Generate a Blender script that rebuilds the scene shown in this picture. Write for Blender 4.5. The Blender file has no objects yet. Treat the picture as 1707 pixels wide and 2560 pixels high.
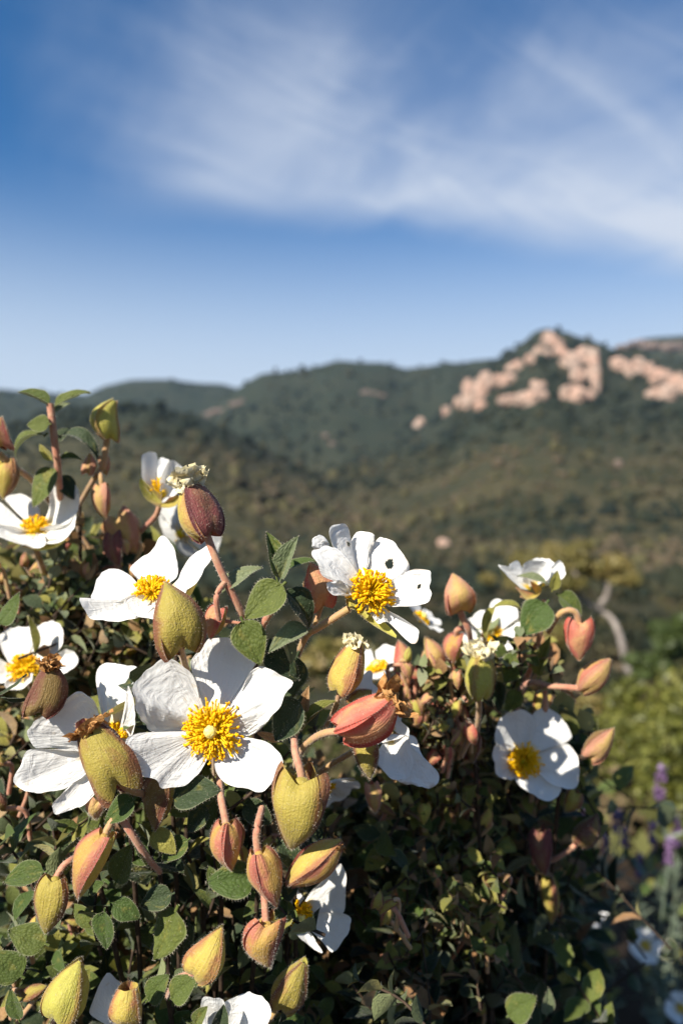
import bpy, math, random
import numpy as np
from mathutils import Vector, Matrix

# ------------------------------------------------------------------ camera, sky, sun, exposure
SC = bpy.context.scene
COL = SC.collection
random.seed(7); RNG = np.random.default_rng(7)
CAMZ = 0.62
F = 1920.0                       # focal length in pixels of the 1707 x 2560 photograph
cam_d = bpy.data.cameras.new('camera')
cam = bpy.data.objects.new('camera', cam_d); COL.objects.link(cam)
cam.location = (0, 0, CAMZ); cam.rotation_euler = (math.radians(90), 0, 0)
cam_d.sensor_fit = 'VERTICAL'; cam_d.sensor_height = 36; cam_d.sensor_width = 24; cam_d.lens = 27
cam_d.clip_start = 0.01; cam_d.clip_end = 20000
cam_d.dof.use_dof = True; cam_d.dof.focus_distance = 0.2; cam_d.dof.aperture_fstop = 11.0
SC.camera = cam
SC.view_settings.view_transform = 'Standard'; SC.view_settings.look = 'None'
SC.view_settings.exposure = 0.92; SC.view_settings.gamma = 1
SC.view_settings.use_curve_mapping = False
SC.cycles.use_denoising = True
SC.cycles.max_bounces = 7; SC.cycles.transparent_max_bounces = 8
SC.cycles.caustics_reflective = False; SC.cycles.caustics_refractive = False
SUN = Vector((-0.60, -0.70, 0.70)).normalized()

def N(nt, t, **kw):
    n = nt.nodes.new(t)
    for k, v in kw.items():
        if k.startswith('i_'):
            key = k[2:]
            key = int(key) if key.isdigit() else key
            n.inputs[key].default_value = v
        else:
            setattr(n, k, v)
    return n

def math_n(nt, op, a, b=None, clamp=False):
    n = nt.nodes.new('ShaderNodeMath'); n.operation = op; n.use_clamp = clamp
    for i, v in enumerate((a, b)):
        if v is None: continue
        if isinstance(v, (int, float)): n.inputs[i].default_value = v
        else: nt.links.new(v, n.inputs[i])
    return n.outputs[0]

def mapr(nt, val, a, b, c=0.0, d=1.0, smooth=True):
    n = nt.nodes.new('ShaderNodeMapRange'); n.interpolation_type = 'SMOOTHSTEP' if smooth else 'LINEAR'
    nt.links.new(val, n.inputs[0])
    for i, v in zip((1, 2, 3, 4), (a, b, c, d)): n.inputs[i].default_value = v
    return n.outputs[0]

def mixc(nt, f, a, b, mode='MIX'):
    n = nt.nodes.new('ShaderNodeMix'); n.data_type = 'RGBA'; n.blend_type = mode
    for s, v in ((n.inputs[0], f), (n.inputs[6], a), (n.inputs[7], b)):
        if isinstance(v, (int, float)): s.default_value = v
        elif isinstance(v, tuple): s.default_value = (v + (1,))[:4]
        else: nt.links.new(v, s)
    return n.outputs[2]

world = bpy.data.worlds.new('World'); SC.world = world; world.use_nodes = True
def build_sky():
    nt = world.node_tree; nt.nodes.clear()
    out = N(nt, 'ShaderNodeOutputWorld'); bg = N(nt, 'ShaderNodeBackground'); bg.inputs[1].default_value = 0.074
    sky = N(nt, 'ShaderNodeTexSky', sky_type='NISHITA', sun_disc=False)
    sky.sun_elevation = math.asin(SUN.z); sky.sun_rotation = math.atan2(SUN.x, SUN.y)
    sky.altitude = 300; sky.air_density = 1.0; sky.dust_density = 0.25; sky.ozone_density = 3.0
    hs = N(nt, 'ShaderNodeHueSaturation'); hs.inputs['Saturation'].default_value = 1.05; hs.inputs['Value'].default_value = 1.0
    nt.links.new(sky.outputs[0], hs.inputs['Color'])
    tc = N(nt, 'ShaderNodeTexCoord'); sep = N(nt, 'ShaderNodeSeparateXYZ'); nt.links.new(tc.outputs['Generated'], sep.inputs[0])
    # cirrus sheet: the sky direction projected on a high flat layer
    den = math_n(nt, 'ADD', math_n(nt, 'MAXIMUM', sep.outputs[2], 0.0), 0.08)
    u = math_n(nt, 'DIVIDE', sep.outputs[0], den); v = math_n(nt, 'DIVIDE', sep.outputs[1], den)
    comb = N(nt, 'ShaderNodeCombineXYZ'); nt.links.new(u, comb.inputs[0]); nt.links.new(v, comb.inputs[1])
    def noise(rot, sc, scale, det, rough, dist, off=(0, 0, 0)):
        m1 = N(nt, 'ShaderNodeMapping'); m1.inputs['Rotation'].default_value = (0, 0, rot); nt.links.new(comb.outputs[0], m1.inputs[0])
        mp = N(nt, 'ShaderNodeMapping'); mp.inputs['Scale'].default_value = sc; mp.inputs['Location'].default_value = off
        nt.links.new(m1.outputs[0], mp.inputs[0])
        n = N(nt, 'ShaderNodeTexNoise'); n.inputs['Scale'].default_value = scale; n.inputs['Detail'].default_value = det
        n.inputs['Roughness'].default_value = rough; n.inputs['Distortion'].default_value = dist
        nt.links.new(mp.outputs[0], n.inputs['Vector']); return n.outputs[0]
    big = noise(0.0, (0.8, 0.6, 1), 0.9, 3, 0.5, 0.4, (2.3, 0.4, 0))
    puff = noise(-0.3, (1.5, 0.75, 1), 1.5, 6, 0.55, 0.6, (7.3, 1.7, 0))
    feather = noise(-0.62, (0.55, 2.0, 1), 2.2, 7, 0.60, 0.5, (4.1, 2.2, 0))
    # one wide veil with a sharper near-horizon edge; v is distance along the layer
    wob = math_n(nt, 'ADD', math_n(nt, 'MULTIPLY', math_n(nt, 'SUBTRACT', big, 0.5), 0.55), math_n(nt, 'MULTIPLY', math_n(nt, 'SUBTRACT', puff, 0.5), 0.35))
    vv = math_n(nt, 'ADD', math_n(nt, 'ADD', v, wob), math_n(nt, 'MULTIPLY', u, -0.16))
    edge = mapr(nt, vv, 2.34, 2.0)                 # fades out towards the horizon
    far = mapr(nt, vv, 1.05, 2.05, 0.10, 1.0)       # thins towards the zenith
    side = mapr(nt, math_n(nt, 'ADD', u, math_n(nt, 'MULTIPLY', wob, 0.9)), -0.85, 0.15, 0.0, 1.0)
    veil = math_n(nt, 'MULTIPLY', math_n(nt, 'MULTIPLY', edge, far), side)
    tex = math_n(nt, 'ADD', mapr(nt, puff, 0.28, 0.68, 0.46, 0.92), mapr(nt, feather, 0.42, 0.70, 0.0, 0.30))
    veil = math_n(nt, 'MULTIPLY', veil, tex)
    wisps = math_n(nt, 'MULTIPLY', mapr(nt, feather, 0.50, 0.74), mapr(nt, big, 0.42, 0.62))
    wisps = math_n(nt, 'MULTIPLY', math_n(nt, 'MULTIPLY', wisps, 0.22), mapr(nt, v, 2.1, 1.2))
    dens = math_n(nt, 'MULTIPLY', math_n(nt, 'ADD', veil, wisps), 0.95, clamp=True)
    dens = math_n(nt, 'MULTIPLY', dens, mapr(nt, sep.outputs[2], 0.0, 0.12))
    blue = mixc(nt, 1.0, hs.outputs[0], (0.20, 0.63, 0.90), 'MULTIPLY')
    pale = mapr(nt, sep.outputs[2], 0.46, 0.13, 0.0, 0.95)          # the air whitens evenly all round towards the horizon
    blue = mixc(nt, math_n(nt, 'POWER', pale, 1.35), blue, (4.6, 5.3, 6.2))
    colr = mixc(nt, dens, blue, (4.7, 5.2, 6.1))
    nt.links.new(colr, bg.inputs[0]); nt.links.new(bg.outputs[0], out.inputs[0])
build_sky()

sun_d = bpy.data.lights.new('sun', 'SUN'); sun_d.energy = 5.0; sun_d.angle = math.radians(0.53); sun_d.color = (1.0, 0.93, 0.82)
sun = bpy.data.objects.new('sun', sun_d); COL.objects.link(sun)
sun.rotation_euler = SUN.to_track_quat('Z', 'Y').to_euler(); sun.location = SUN * 30

# ------------------------------------------------------------------ helpers
def P(px, py, d):
    """photograph pixel + distance along the view -> point in the place (metres)"""
    return np.array(((px - 853.5) / F * d, d, CAMZ + (1280 - py) / F * d))
MM = 0.001

def hash3(i, j, k):
    h = (i * 374761393 + j * 668265263 + k * 2147483647 // 7) & 0xffffffff
    h = ((h ^ (h >> 13)) * 1274126177) & 0xffffffff
    h = ((h ^ (h >> 16)) * 2246822519) & 0xffffffff
    return ((h ^ (h >> 15)) & 0xffff) / 65535.0

def vnoise(p):
    """smooth value noise in [-1, 1]; p is (n, 3)"""
    p = np.asarray(p, float); f = np.floor(p); q = p - f; f = f.astype(np.int64)
    q = q * q * (3 - 2 * q); r = 0
    for a in (0, 1):
        for b in (0, 1):
            for c in (0, 1):
                w = (q[:, 0] if a else 1 - q[:, 0]) * (q[:, 1] if b else 1 - q[:, 1]) * (q[:, 2] if c else 1 - q[:, 2])
                r = r + w * hash3(f[:, 0] + a, f[:, 1] + b, f[:, 2] + c)
    return r * 2 - 1

def fbm(p, o=4):
    s = 0; a = 1; t = 0; p = np.asarray(p, float)
    for i in range(o):
        s = s + a * vnoise(p * 2 ** i + 17.3 * i); t += a; a *= 0.5
    return s / t

def unit(v):
    v = np.asarray(v, float); return v / (np.linalg.norm(v, axis=-1, keepdims=True) + 1e-12)

def mesh(name, V, faces, mats, smooth=True, attrs=None, fmat=None):
    """faces: list of int arrays (each (n,3) or (n,4))"""
    me = bpy.data.meshes.new(name); V = np.asarray(V, np.float32)
    faces = [np.asarray(f, np.int32) for f in faces if len(f)]
    me.vertices.add(len(V)); me.vertices.foreach_set('co', V.ravel())
    nl = sum(f.size for f in faces); nf = sum(len(f) for f in faces)
    me.loops.add(nl); me.polygons.add(nf)
    me.loops.foreach_set('vertex_index', np.concatenate([f.ravel() for f in faces]))
    tot = np.concatenate([np.full(len(f), f.shape[1]) for f in faces]).astype(np.int32)
    me.polygons.foreach_set('loop_start', np.concatenate(([0], np.cumsum(tot)[:-1])).astype(np.int32))
    me.polygons.foreach_set('loop_total', tot)
    me.polygons.foreach_set('use_smooth', np.full(nf, smooth))
    for m in mats: me.materials.append(m)
    if fmat is not None: me.polygons.foreach_set('material_index', np.asarray(fmat, np.int32))
    for k, v in (attrs or {}).items():
        v = np.asarray(v, np.float32)
        a = me.attributes.new(k, 'FLOAT' if v.ndim == 1 else 'FLOAT_VECTOR', 'POINT')
        a.data.foreach_set('value' if v.ndim == 1 else 'vector', v.ravel())
    me.update(calc_edges=True); me.validate()
    return me

class MB:
    """collects vertices and faces of one mesh"""
    def __init__(s): s.V = []; s.F3 = []; s.F4 = []; s.m3 = []; s.m4 = []; s.A = []; s.R = []; s.n = 0
    def add(s, V, f, m=0, uvw=None, rnd=0.0):
        V = np.asarray(V, float).reshape(-1, 3); f = np.asarray(f, int)
        if f.shape[1] == 3: s.F3.append(f + s.n); s.m3.append(np.full(len(f), m))
        else: s.F4.append(f + s.n); s.m4.append(np.full(len(f), m))
        s.V.append(V); s.n += len(V)
        s.A.append(np.zeros_like(V) if uvw is None else np.asarray(uvw, float).reshape(-1, 3))
        s.R.append(np.full(len(V), rnd) if np.isscalar(rnd) else rnd)
    def build(s, name, mats, smooth=True):
        fs = []; fm = []
        if s.F3: fs.append(np.concatenate(s.F3)); fm.append(np.concatenate(s.m3))
        if s.F4: fs.append(np.concatenate(s.F4)); fm.append(np.concatenate(s.m4))
        return mesh(name, np.concatenate(s.V), fs, mats, smooth, {'uvw': np.concatenate(s.A), 'rnd': np.concatenate(s.R)}, np.concatenate(fm))

def obj(name, me, parent=None, loc=None):
    o = bpy.data.objects.new(name, me); COL.objects.link(o)
    if loc is not None: o.location = loc
    if parent is not None:
        o.parent = parent
        wl = Vector((0, 0, 0)); p = parent
        while p is not None: wl += p.location; p = p.parent     # parents are only moved, never turned
        if loc is None: o.location = -wl
        else: o.location = Vector(loc) - wl
    return o

def empty(name, loc, parent=None):
    return obj(name, None, parent, Vector(loc))

def tag(o, label=None, cat=None, group=None, kind=None):
    for k, v in (('label', label), ('category', cat), ('group', group), ('kind', kind)):
        if v: o[k] = v
    return o

def grid_faces(nu, nv):
    i = np.arange(nu - 1)[:, None] * nv + np.arange(nv - 1)[None, :]
    return np.stack([i, i + nv, i + nv + 1, i + 1], -1).reshape(-1, 4)

def spline(pts, n):
    """Catmull-Rom through pts, n samples evenly spread by length"""
    pts = np.asarray(pts, float); m = len(pts)
    if m == 2: return pts[0] + (pts[1] - pts[0]) * np.linspace(0, 1, n)[:, None]
    e = np.vstack([2 * pts[0] - pts[1], pts, 2 * pts[-1] - pts[-2]]); out = []
    for i in range(m - 1):
        p0, p1, p2, p3 = e[i:i + 4]; t = np.linspace(0, 1, 12, endpoint=False)[:, None]
        out.append(0.5 * (2 * p1 + (p2 - p0) * t + (2 * p0 - 5 * p1 + 4 * p2 - p3) * t ** 2 + (3 * p1 - p0 - 3 * p2 + p3) * t ** 3))
    c = np.vstack(out + [pts[-1:]])
    L = np.concatenate(([0], np.cumsum(np.linalg.norm(np.diff(c, axis=0), axis=1))))
    s = np.linspace(0, L[-1], n)
    return np.stack([np.interp(s, L, c[:, k]) for k in range(c.shape[1])], 1)

def tube_geo(path, rad, k=8):
    path = np.asarray(path, float); n = len(path)
    rad = np.full(n, rad) if np.isscalar(rad) else np.asarray(rad)
    t = unit(np.gradient(path, axis=0)); up = np.array((0.31, 0.42, 0.85))
    a = unit(np.cross(t, up)); b = np.cross(t, a); th = np.linspace(0, 2 * np.pi, k, endpoint=False)
    V = path[:, None] + rad[:, None, None] * (np.cos(th)[None, :, None] * a[:, None] + np.sin(th)[None, :, None] * b[:, None])
    i = np.arange(n - 1)[:, None] * k; j = np.arange(k)[None]; j2 = (j + 1) % k
    f = np.stack([i + j, i + j2, i + k + j2, i + k + j], -1).reshape(-1, 4)
    Nn = unit(V - path[:, None]).reshape(-1, 3)
    return V.reshape(-1, 3), f, Nn

def hairs(mb, V, Nn, count, length, width, m, rng, spread=0.6, idx=None):
    """short plant hairs: one thin triangle each"""
    if count <= 0: return
    i = rng.integers(0, len(V), count) if idx is None else rng.choice(idx, count)
    b = V[i]; d = unit(Nn[i] + rng.normal(0, spread, (count, 3))); L = length * rng.uniform(0.5, 1.2, (count, 1))
    s = unit(np.cross(d, rng.normal(0, 1, (count, 3)))) * width
    T = np.stack([b - s, b + s, b + d * L], 1).reshape(-1, 3)
    mb.add(T, np.arange(count * 3).reshape(-1, 3), m)

# ------------------------------------------------------------------ materials
def base_mat(name):
    m = bpy.data.materials.new(name); m.use_nodes = True; nt = m.node_tree; nt.nodes.clear()
    out = N(nt, 'ShaderNodeOutputMaterial'); pr = N(nt, 'ShaderNodeBsdfPrincipled')
    nt.links.new(pr.outputs[0], out.inputs[0]); return m, nt, pr, out

def attr(nt, name):
    return N(nt, 'ShaderNodeAttribute', attribute_name=name)

def noise_n(nt, vec, scale, det=3, rough=0.55, dist=0.0, sc3=None):
    if sc3 is not None:
        mp = N(nt, 'ShaderNodeMapping'); mp.inputs['Scale'].default_value = sc3; nt.links.new(vec, mp.inputs[0]); vec = mp.outputs[0]
    n = N(nt, 'ShaderNodeTexNoise'); n.inputs['Scale'].default_value = scale; n.inputs['Detail'].default_value = det
    n.inputs['Roughness'].default_value = rough; n.inputs['Distortion'].default_value = dist
    if vec is not None: nt.links.new(vec, n.inputs['Vector'])
    return n.outputs[0]

def translucent(nt, pr, out, col, f):
    tr = N(nt, 'ShaderNodeBsdfTranslucent'); mx = N(nt, 'ShaderNodeMixShader'); mx.inputs[0].default_value = f
    nt.links.new(col, tr.inputs[0]); nt.links.new(pr.outputs[0], mx.inputs[1]); nt.links.new(tr.outputs[0], mx.inputs[2])
    nt.links.new(mx.outputs[0], out.inputs[0]); return tr

def bump(nt, pr, h, strength, dist):
    b = N(nt, 'ShaderNodeBump'); b.inputs['Strength'].default_value = strength; b.inputs['Distance'].default_value = dist
    nt.links.new(h, b.inputs['Height']); nt.links.new(b.outputs[0], pr.inputs['Normal']); return b

def petal_mat(name='petal_white', tint=(0.86, 0.85, 0.815)):
    m, nt, pr, out = base_mat(name); a = attr(nt, 'uvw'); r = attr(nt, 'rnd')
    sep = N(nt, 'ShaderNodeSeparateXYZ'); nt.links.new(a.outputs['Vector'], sep.inputs[0])
    vein = noise_n(nt, a.outputs['Vector'], 1.0, 4, 0.6, 0.3, (46, 2.2, 1)); vein2 = noise_n(nt, a.outputs['Vector'], 1.0, 3, 0.5, 1.0, (9, 7, 1))
    c = mixc(nt, mapr(nt, vein, 0.35, 0.7, 0.0, 0.10), tint, (0.70, 0.70, 0.66))
    c = mixc(nt, mapr(nt, sep.outputs[1], 0.12, 0.33, 1.0, 0.0), c, (0.90, 0.60, 0.02))
    tc = N(nt, 'ShaderNodeTexCoord')
    spot = mapr(nt, noise_n(nt, tc.outputs['Object'], 260, 2), 0.70, 0.78, 0, 0.35)
    c = mixc(nt, spot, c, (0.55, 0.42, 0.22))
    c = mixc(nt, r.outputs['Fac'], c, (0.42, 0.26, 0.10))
    nt.links.new(c, pr.inputs['Base Color']); pr.inputs['Roughness'].default_value = 0.55; pr.inputs['Specular IOR Level'].default_value = 0.35
    pr.inputs['Sheen Weight'].default_value = 0.08
    cr = N(nt, 'ShaderNodeTexNoise', noise_type='RIDGED_MULTIFRACTAL'); cr.inputs['Scale'].default_value = 1.0; cr.inputs['Detail'].default_value = 3; cr.inputs['Distortion'].default_value = 0.8
    mp = N(nt, 'ShaderNodeMapping'); mp.inputs['Scale'].default_value = (7, 8, 1); mp.inputs['Rotation'].default_value = (0, 0, 0.5); nt.links.new(a.outputs['Vector'], mp.inputs[0]); nt.links.new(mp.outputs[0], cr.inputs['Vector'])
    crease = math_n(nt, 'MULTIPLY', cr.outputs[0], mapr(nt, sep.outputs[1], 0.35, 0.9))
    h = math_n(nt, 'ADD', math_n(nt, 'ADD', math_n(nt, 'MULTIPLY', vein, 0.6), math_n(nt, 'MULTIPLY', vein2, 0.8)), math_n(nt, 'MULTIPLY', crease, 0.30))
    bump(nt, pr, h, 0.6, 0.001)
    translucent(nt, pr, out, c, 0.24)
    return m

def sepal_mat(name, body, rim, blush, amount, trans=0.30, dark=1.0):
    m, nt, pr, out = base_mat(name); a = attr(nt, 'uvw'); r = attr(nt, 'rnd')
    sep = N(nt, 'ShaderNodeSeparateXYZ'); nt.links.new(a.outputs['Vector'], sep.inputs[0])
    s = math_n(nt, 'ABSOLUTE', sep.outputs[0])
    tc = N(nt, 'ShaderNodeTexCoord')
    n1 = noise_n(nt, a.outputs['Vector'], 1.0, 4, 0.6, 0.4, (1.3, 2.2, 3.0)); n2 = noise_n(nt, tc.outputs['Object'], 900, 3, 0.6)
    n3 = noise_n(nt, tc.outputs['Object'], 2100, 2, 0.5)
    cen = math_n(nt, 'ADD', n1, math_n(nt, 'MULTIPLY', math_n(nt, 'SUBTRACT', s, 0.5), 0.42))
    c = mixc(nt, mapr(nt, cen, 0.60 - amount * 0.40, 0.92 - amount * 0.40), body, blush)
    edge = math_n(nt, 'ADD', s, math_n(nt, 'MULTIPLY', math_n(nt, 'SUBTRACT', n1, 0.5), 0.7))
    c = mixc(nt, mapr(nt, edge, 0.62, 0.98, 0, 0.85), c, rim)
    c = mixc(nt, mapr(nt, n2, 0.35, 0.75, 0, 0.22), c, tuple(x * 0.55 for x in body))
    c = mixc(nt, mapr(nt, n3, 0.60, 0.74, 0, 0.42), c, (0.62, 0.52, 0.34))
    nt.links.new(c, pr.inputs['Base Color']); pr.inputs['Roughness'].default_value = 0.6; pr.inputs['Specular IOR Level'].default_value = 0.3
    pr.inputs['Sheen Weight'].default_value = 0.25; pr.inputs['Sheen Roughness'].default_value = 0.4; pr.inputs['Sheen Tint'].default_value = (1, 0.85, 0.7, 1)
    vn = noise_n(nt, a.outputs['Vector'], 1.0, 3, 0.5, 0.3, (11, 1.6, 1))
    c2 = mixc(nt, mapr(nt, vn, 0.50, 0.70, 0, 0.18), c, blush); nt.links.new(c2, pr.inputs['Base Color'])
    bump(nt, pr, math_n(nt, 'ADD', math_n(nt, 'MULTIPLY', n2, 0.35), math_n(nt, 'ADD', math_n(nt, 'MULTIPLY', vn, 0.55), math_n(nt, 'MULTIPLY', n3, 0.5))), 0.75, 0.0007)
    translucent(nt, pr, out, c2, trans)
    return m

def leaf_mat(name, a1, a2, under, hairy=0.22, trans=0.22, rug=0.45):
    m, nt, pr, out = base_mat(name); a = attr(nt, 'uvw'); r = attr(nt, 'rnd')
    sep = N(nt, 'ShaderNodeSeparateXYZ'); nt.links.new(a.outputs['Vector'], sep.inputs[0])
    oi = N(nt, 'ShaderNodeObjectInfo'); rr = math_n(nt, 'FRACT', math_n(nt, 'ADD', oi.outputs['Random'], r.outputs['Fac']))
    mp = N(nt, 'ShaderNodeMapping'); mp.inputs['Scale'].default_value = (7, 13, 1); nt.links.new(a.outputs['Vector'], mp.inputs[0])
    vo = N(nt, 'ShaderNodeTexVoronoi', feature='F1'); vo.inputs['Scale'].default_value = 1.0; nt.links.new(mp.outputs[0], vo.inputs['Vector'])
    fine = noise_n(nt, a.outputs['Vector'], 1.0, 3, 0.6, 0, (38, 70, 1))
    tco = N(nt, 'ShaderNodeTexCoord'); cmb = N(nt, 'ShaderNodeVectorMath', operation='ADD'); nt.links.new(a.outputs['Vector'], cmb.inputs[0]); nt.links.new(oi.outputs['Random'], cmb.inputs[1])
    age = noise_n(nt, cmb.outputs[0], 1.0, 3, 0.55, 0.4, (1.6, 2.0, 9.0))
    c = mixc(nt, mapr(nt, rr, 0.1, 0.9, 0, 1, False), a1, a2)
    c = mixc(nt, mapr(nt, age, 0.56, 0.74, 0, 0.6), c, (0.26, 0.22, 0.04))
    c = mixc(nt, mapr(nt, vo.outputs['Distance'], 0.15, 0.6, 0.0, 0.35), c, tuple(x * 0.5 for x in a1))
    c = mixc(nt, mapr(nt, fine, 0.60, 0.76, 0, hairy), c, (0.42, 0.46, 0.30))
    rim = mapr(nt, math_n(nt, 'ABSOLUTE', sep.outputs[0]), 0.88, 1.0, 0, 0.35)
    c = mixc(nt, rim, c, (0.36, 0.36, 0.22))
    geo = N(nt, 'ShaderNodeNewGeometry')
    c = mixc(nt, geo.outputs['Backfacing'], c, under)
    nt.links.new(c, pr.inputs['Base Color']); pr.inputs['Roughness'].default_value = 0.6; pr.inputs['Specular IOR Level'].default_value = 0.3
    pr.inputs['Sheen Weight'].default_value = 0.15; pr.inputs['Sheen Roughness'].default_value = 0.5
    h = math_n(nt, 'ADD', math_n(nt, 'MULTIPLY', vo.outputs['Distance'], -1.0), math_n(nt, 'MULTIPLY', fine, 0.35))
    bump(nt, pr, h, rug, 0.0007)
    translucent(nt, pr, out, c, trans)
    return m

def flat_mat(name, c1, c2, scale=400, rough=0.7, trans=0.0, coord='Object', bumpd=0.0, sheen=0.0, lo=0.35, hi=0.65):
    m, nt, pr, out = base_mat(name); tc = N(nt, 'ShaderNodeTexCoord')
    n = noise_n(nt, tc.outputs[coord], scale, 4, 0.6)
    c = mixc(nt, mapr(nt, n, lo, hi), c1, c2)
    nt.links.new(c, pr.inputs['Base Color']); pr.inputs['Roughness'].default_value = rough; pr.inputs['Specular IOR Level'].default_value = 0.3
    pr.inputs['Sheen Weight'].default_value = sheen
    if bumpd: bump(nt, pr, n, 0.7, bumpd)
    if trans: translucent(nt, pr, out, c, trans)
    return m

M = {}
M['petal'] = petal_mat()
M['olive'] = sepal_mat('sepal_olive', (0.46, 0.37, 0.075), (0.22, 0.075, 0.055), (0.33, 0.15, 0.06), 0.40)
M['yellow'] = sepal_mat('sepal_yellow', (0.60, 0.47, 0.10), (0.40, 0.16, 0.08), (0.50, 0.24, 0.10), 0.4)
M['pink'] = sepal_mat('sepal_pink', (0.56, 0.36, 0.09), (0.40, 0.11, 0.09), (0.54, 0.19, 0.13), 0.72)
M['coral'] = sepal_mat('sepal_coral', (0.66, 0.36, 0.17), (0.58, 0.10, 0.075), (0.64, 0.19, 0.14), 0.72)
M['purple'] = sepal_mat('sepal_purple', (0.30, 0.15, 0.08), (0.17, 0.05, 0.055), (0.24, 0.07, 0.065), 0.9)
M['brown'] = sepal_mat('sepal_brown', (0.27, 0.18, 0.06), (0.18, 0.065, 0.04), (0.20, 0.075, 0.05), 0.6)
M['peach'] = sepal_mat('sepal_peach', (0.62, 0.42, 0.14), (0.55, 0.24, 0.16), (0.66, 0.32, 0.20), 0.7, 0.3)
M['lime'] = sepal_mat('sepal_lime', (0.54, 0.50, 0.10), (0.42, 0.26, 0.08), (0.44, 0.32, 0.07), 0.3, 0.3)
M['leaf'] = leaf_mat('leaf_green', (0.056, 0.098, 0.013), (0.125, 0.150, 0.024), (0.20, 0.23, 0.10))
M['leaf_pale'] = leaf_mat('leaf_grey_green', (0.17, 0.21, 0.10), (0.21, 0.24, 0.12), (0.26, 0.28, 0.16), 0.45)
M['leaf_dark'] = leaf_mat('leaf_dark_green', (0.018, 0.036, 0.010), (0.036, 0.058, 0.016), (0.060, 0.078, 0.030), 0.22, 0.10)  # colour lowered further to stand in for deep shade inside the shrubs
M['leaf_olive'] = leaf_mat('leaf_olive', (0.22, 0.23, 0.04), (0.40, 0.36, 0.075), (0.38, 0.34, 0.12), 0.25, 0.3)
M['leaf_old'] = leaf_mat('leaf_withering', (0.34, 0.17, 0.07), (0.46, 0.28, 0.12), (0.36, 0.24, 0.12), 0.2, 0.2)
M['stem'] = flat_mat('stem_pink', (0.42, 0.16, 0.10), (0.45, 0.25, 0.15), 500, 0.6, 0, sheen=0.3, bumpd=0.0003)
M['stem_tan'] = flat_mat('stem_tan', (0.40, 0.26, 0.10), (0.44, 0.24, 0.13), 500, 0.6, 0, sheen=0.3, bumpd=0.0003)
M['stem_green'] = flat_mat('stem_green', (0.17, 0.16, 0.05), (0.26, 0.19, 0.08), 400, 0.6, 0, sheen=0.3)
M['twig'] = flat_mat('twig_bark', (0.03, 0.019, 0.012), (0.06, 0.038, 0.024), 300, 0.8, 0, bumpd=0.0006)
M['hair'] = flat_mat('plant_hair', (0.66, 0.58, 0.46), (0.72, 0.66, 0.55), 50, 0.5, 0.4)
M['anther'] = flat_mat('stamen_yellow', (0.98, 0.63, 0.006), (0.98, 0.71, 0.012), 900, 0.5, 0.5)
M['filament'] = flat_mat('filament_yellow', (0.98, 0.72, 0.012), (0.98, 0.76, 0.03), 500, 0.5, 0.4)
M['pistil'] = flat_mat('pistil_cream', (0.94, 0.76, 0.16), (0.94, 0.84, 0.34), 1500, 0.5, 0.2, bumpd=0.0004)
M['dry'] = flat_mat('withered_brown', (0.42, 0.19, 0.055), (0.58, 0.32, 0.12), 700, 0.8, 0.25, bumpd=0.0008)
M['cream'] = flat_mat('withered_cream', (0.82, 0.72, 0.42), (0.85, 0.80, 0.62), 500, 0.7, 0.3, bumpd=0.0006)


# ------------------------------------------------------------------ terrain: one sheet from underfoot to behind the hills
R_BASE = np.log(np.array([0.05, 0.8, 3, 12, 60, 200, 400, 700, 1500, 4000.]))
Z_BASE = np.array([-0.62, -0.62, -1.0, -2.85, -8.0, -15, -12, -6, 0, 0.])
RIDGES = [  # radial distance of the crest, start of the front slope, steepness, crest line in photograph coordinates
    (1200, 330, 1.15, [(-600, 1270), (560, 1262), (700, 1215), (850, 1150), (1000, 1090), (1110, 1030), (1180, 955), (1250, 888), (1300, 850),
                       (1338, 822), (1365, 815), (1410, 826), (1490, 852), (1540, 874), (1707, 905), (2200, 930)]),
    (2000, 1450, 1.0, [(-600, 1270), (1400, 1100), (1500, 920), (1555, 866), (1600, 842), (1707, 836), (1900, 815), (2600, 850)]),
    (1600, 800, 1.1, [(-600, 1270), (380, 1180), (500, 1050), (560, 995), (610, 962), (653, 936), (762, 923), (838, 900), (958, 899),
                      (1012, 911), (1089, 903), (1197, 896), (1300, 890), (1800, 900), (2600, 940)]),
    (2100, 1500, 1.0, [(-1800, 960), (-400, 985), (0, 973), (150, 985), (215, 985), (261, 961), (327, 948), (435, 946), (566, 962), (680, 1000), (1200, 1050), (2600, 1100)]),
    (680, 240, 1.2, [(-1500, 1090), (-300, 1050), (0, 1075), (120, 1040), (200, 1022), (300, 1010), (400, 1014), (500, 1045), (600, 1092), (700, 1150), (820, 1215), (1000, 1262), (3000, 1270)]),
]
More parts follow.
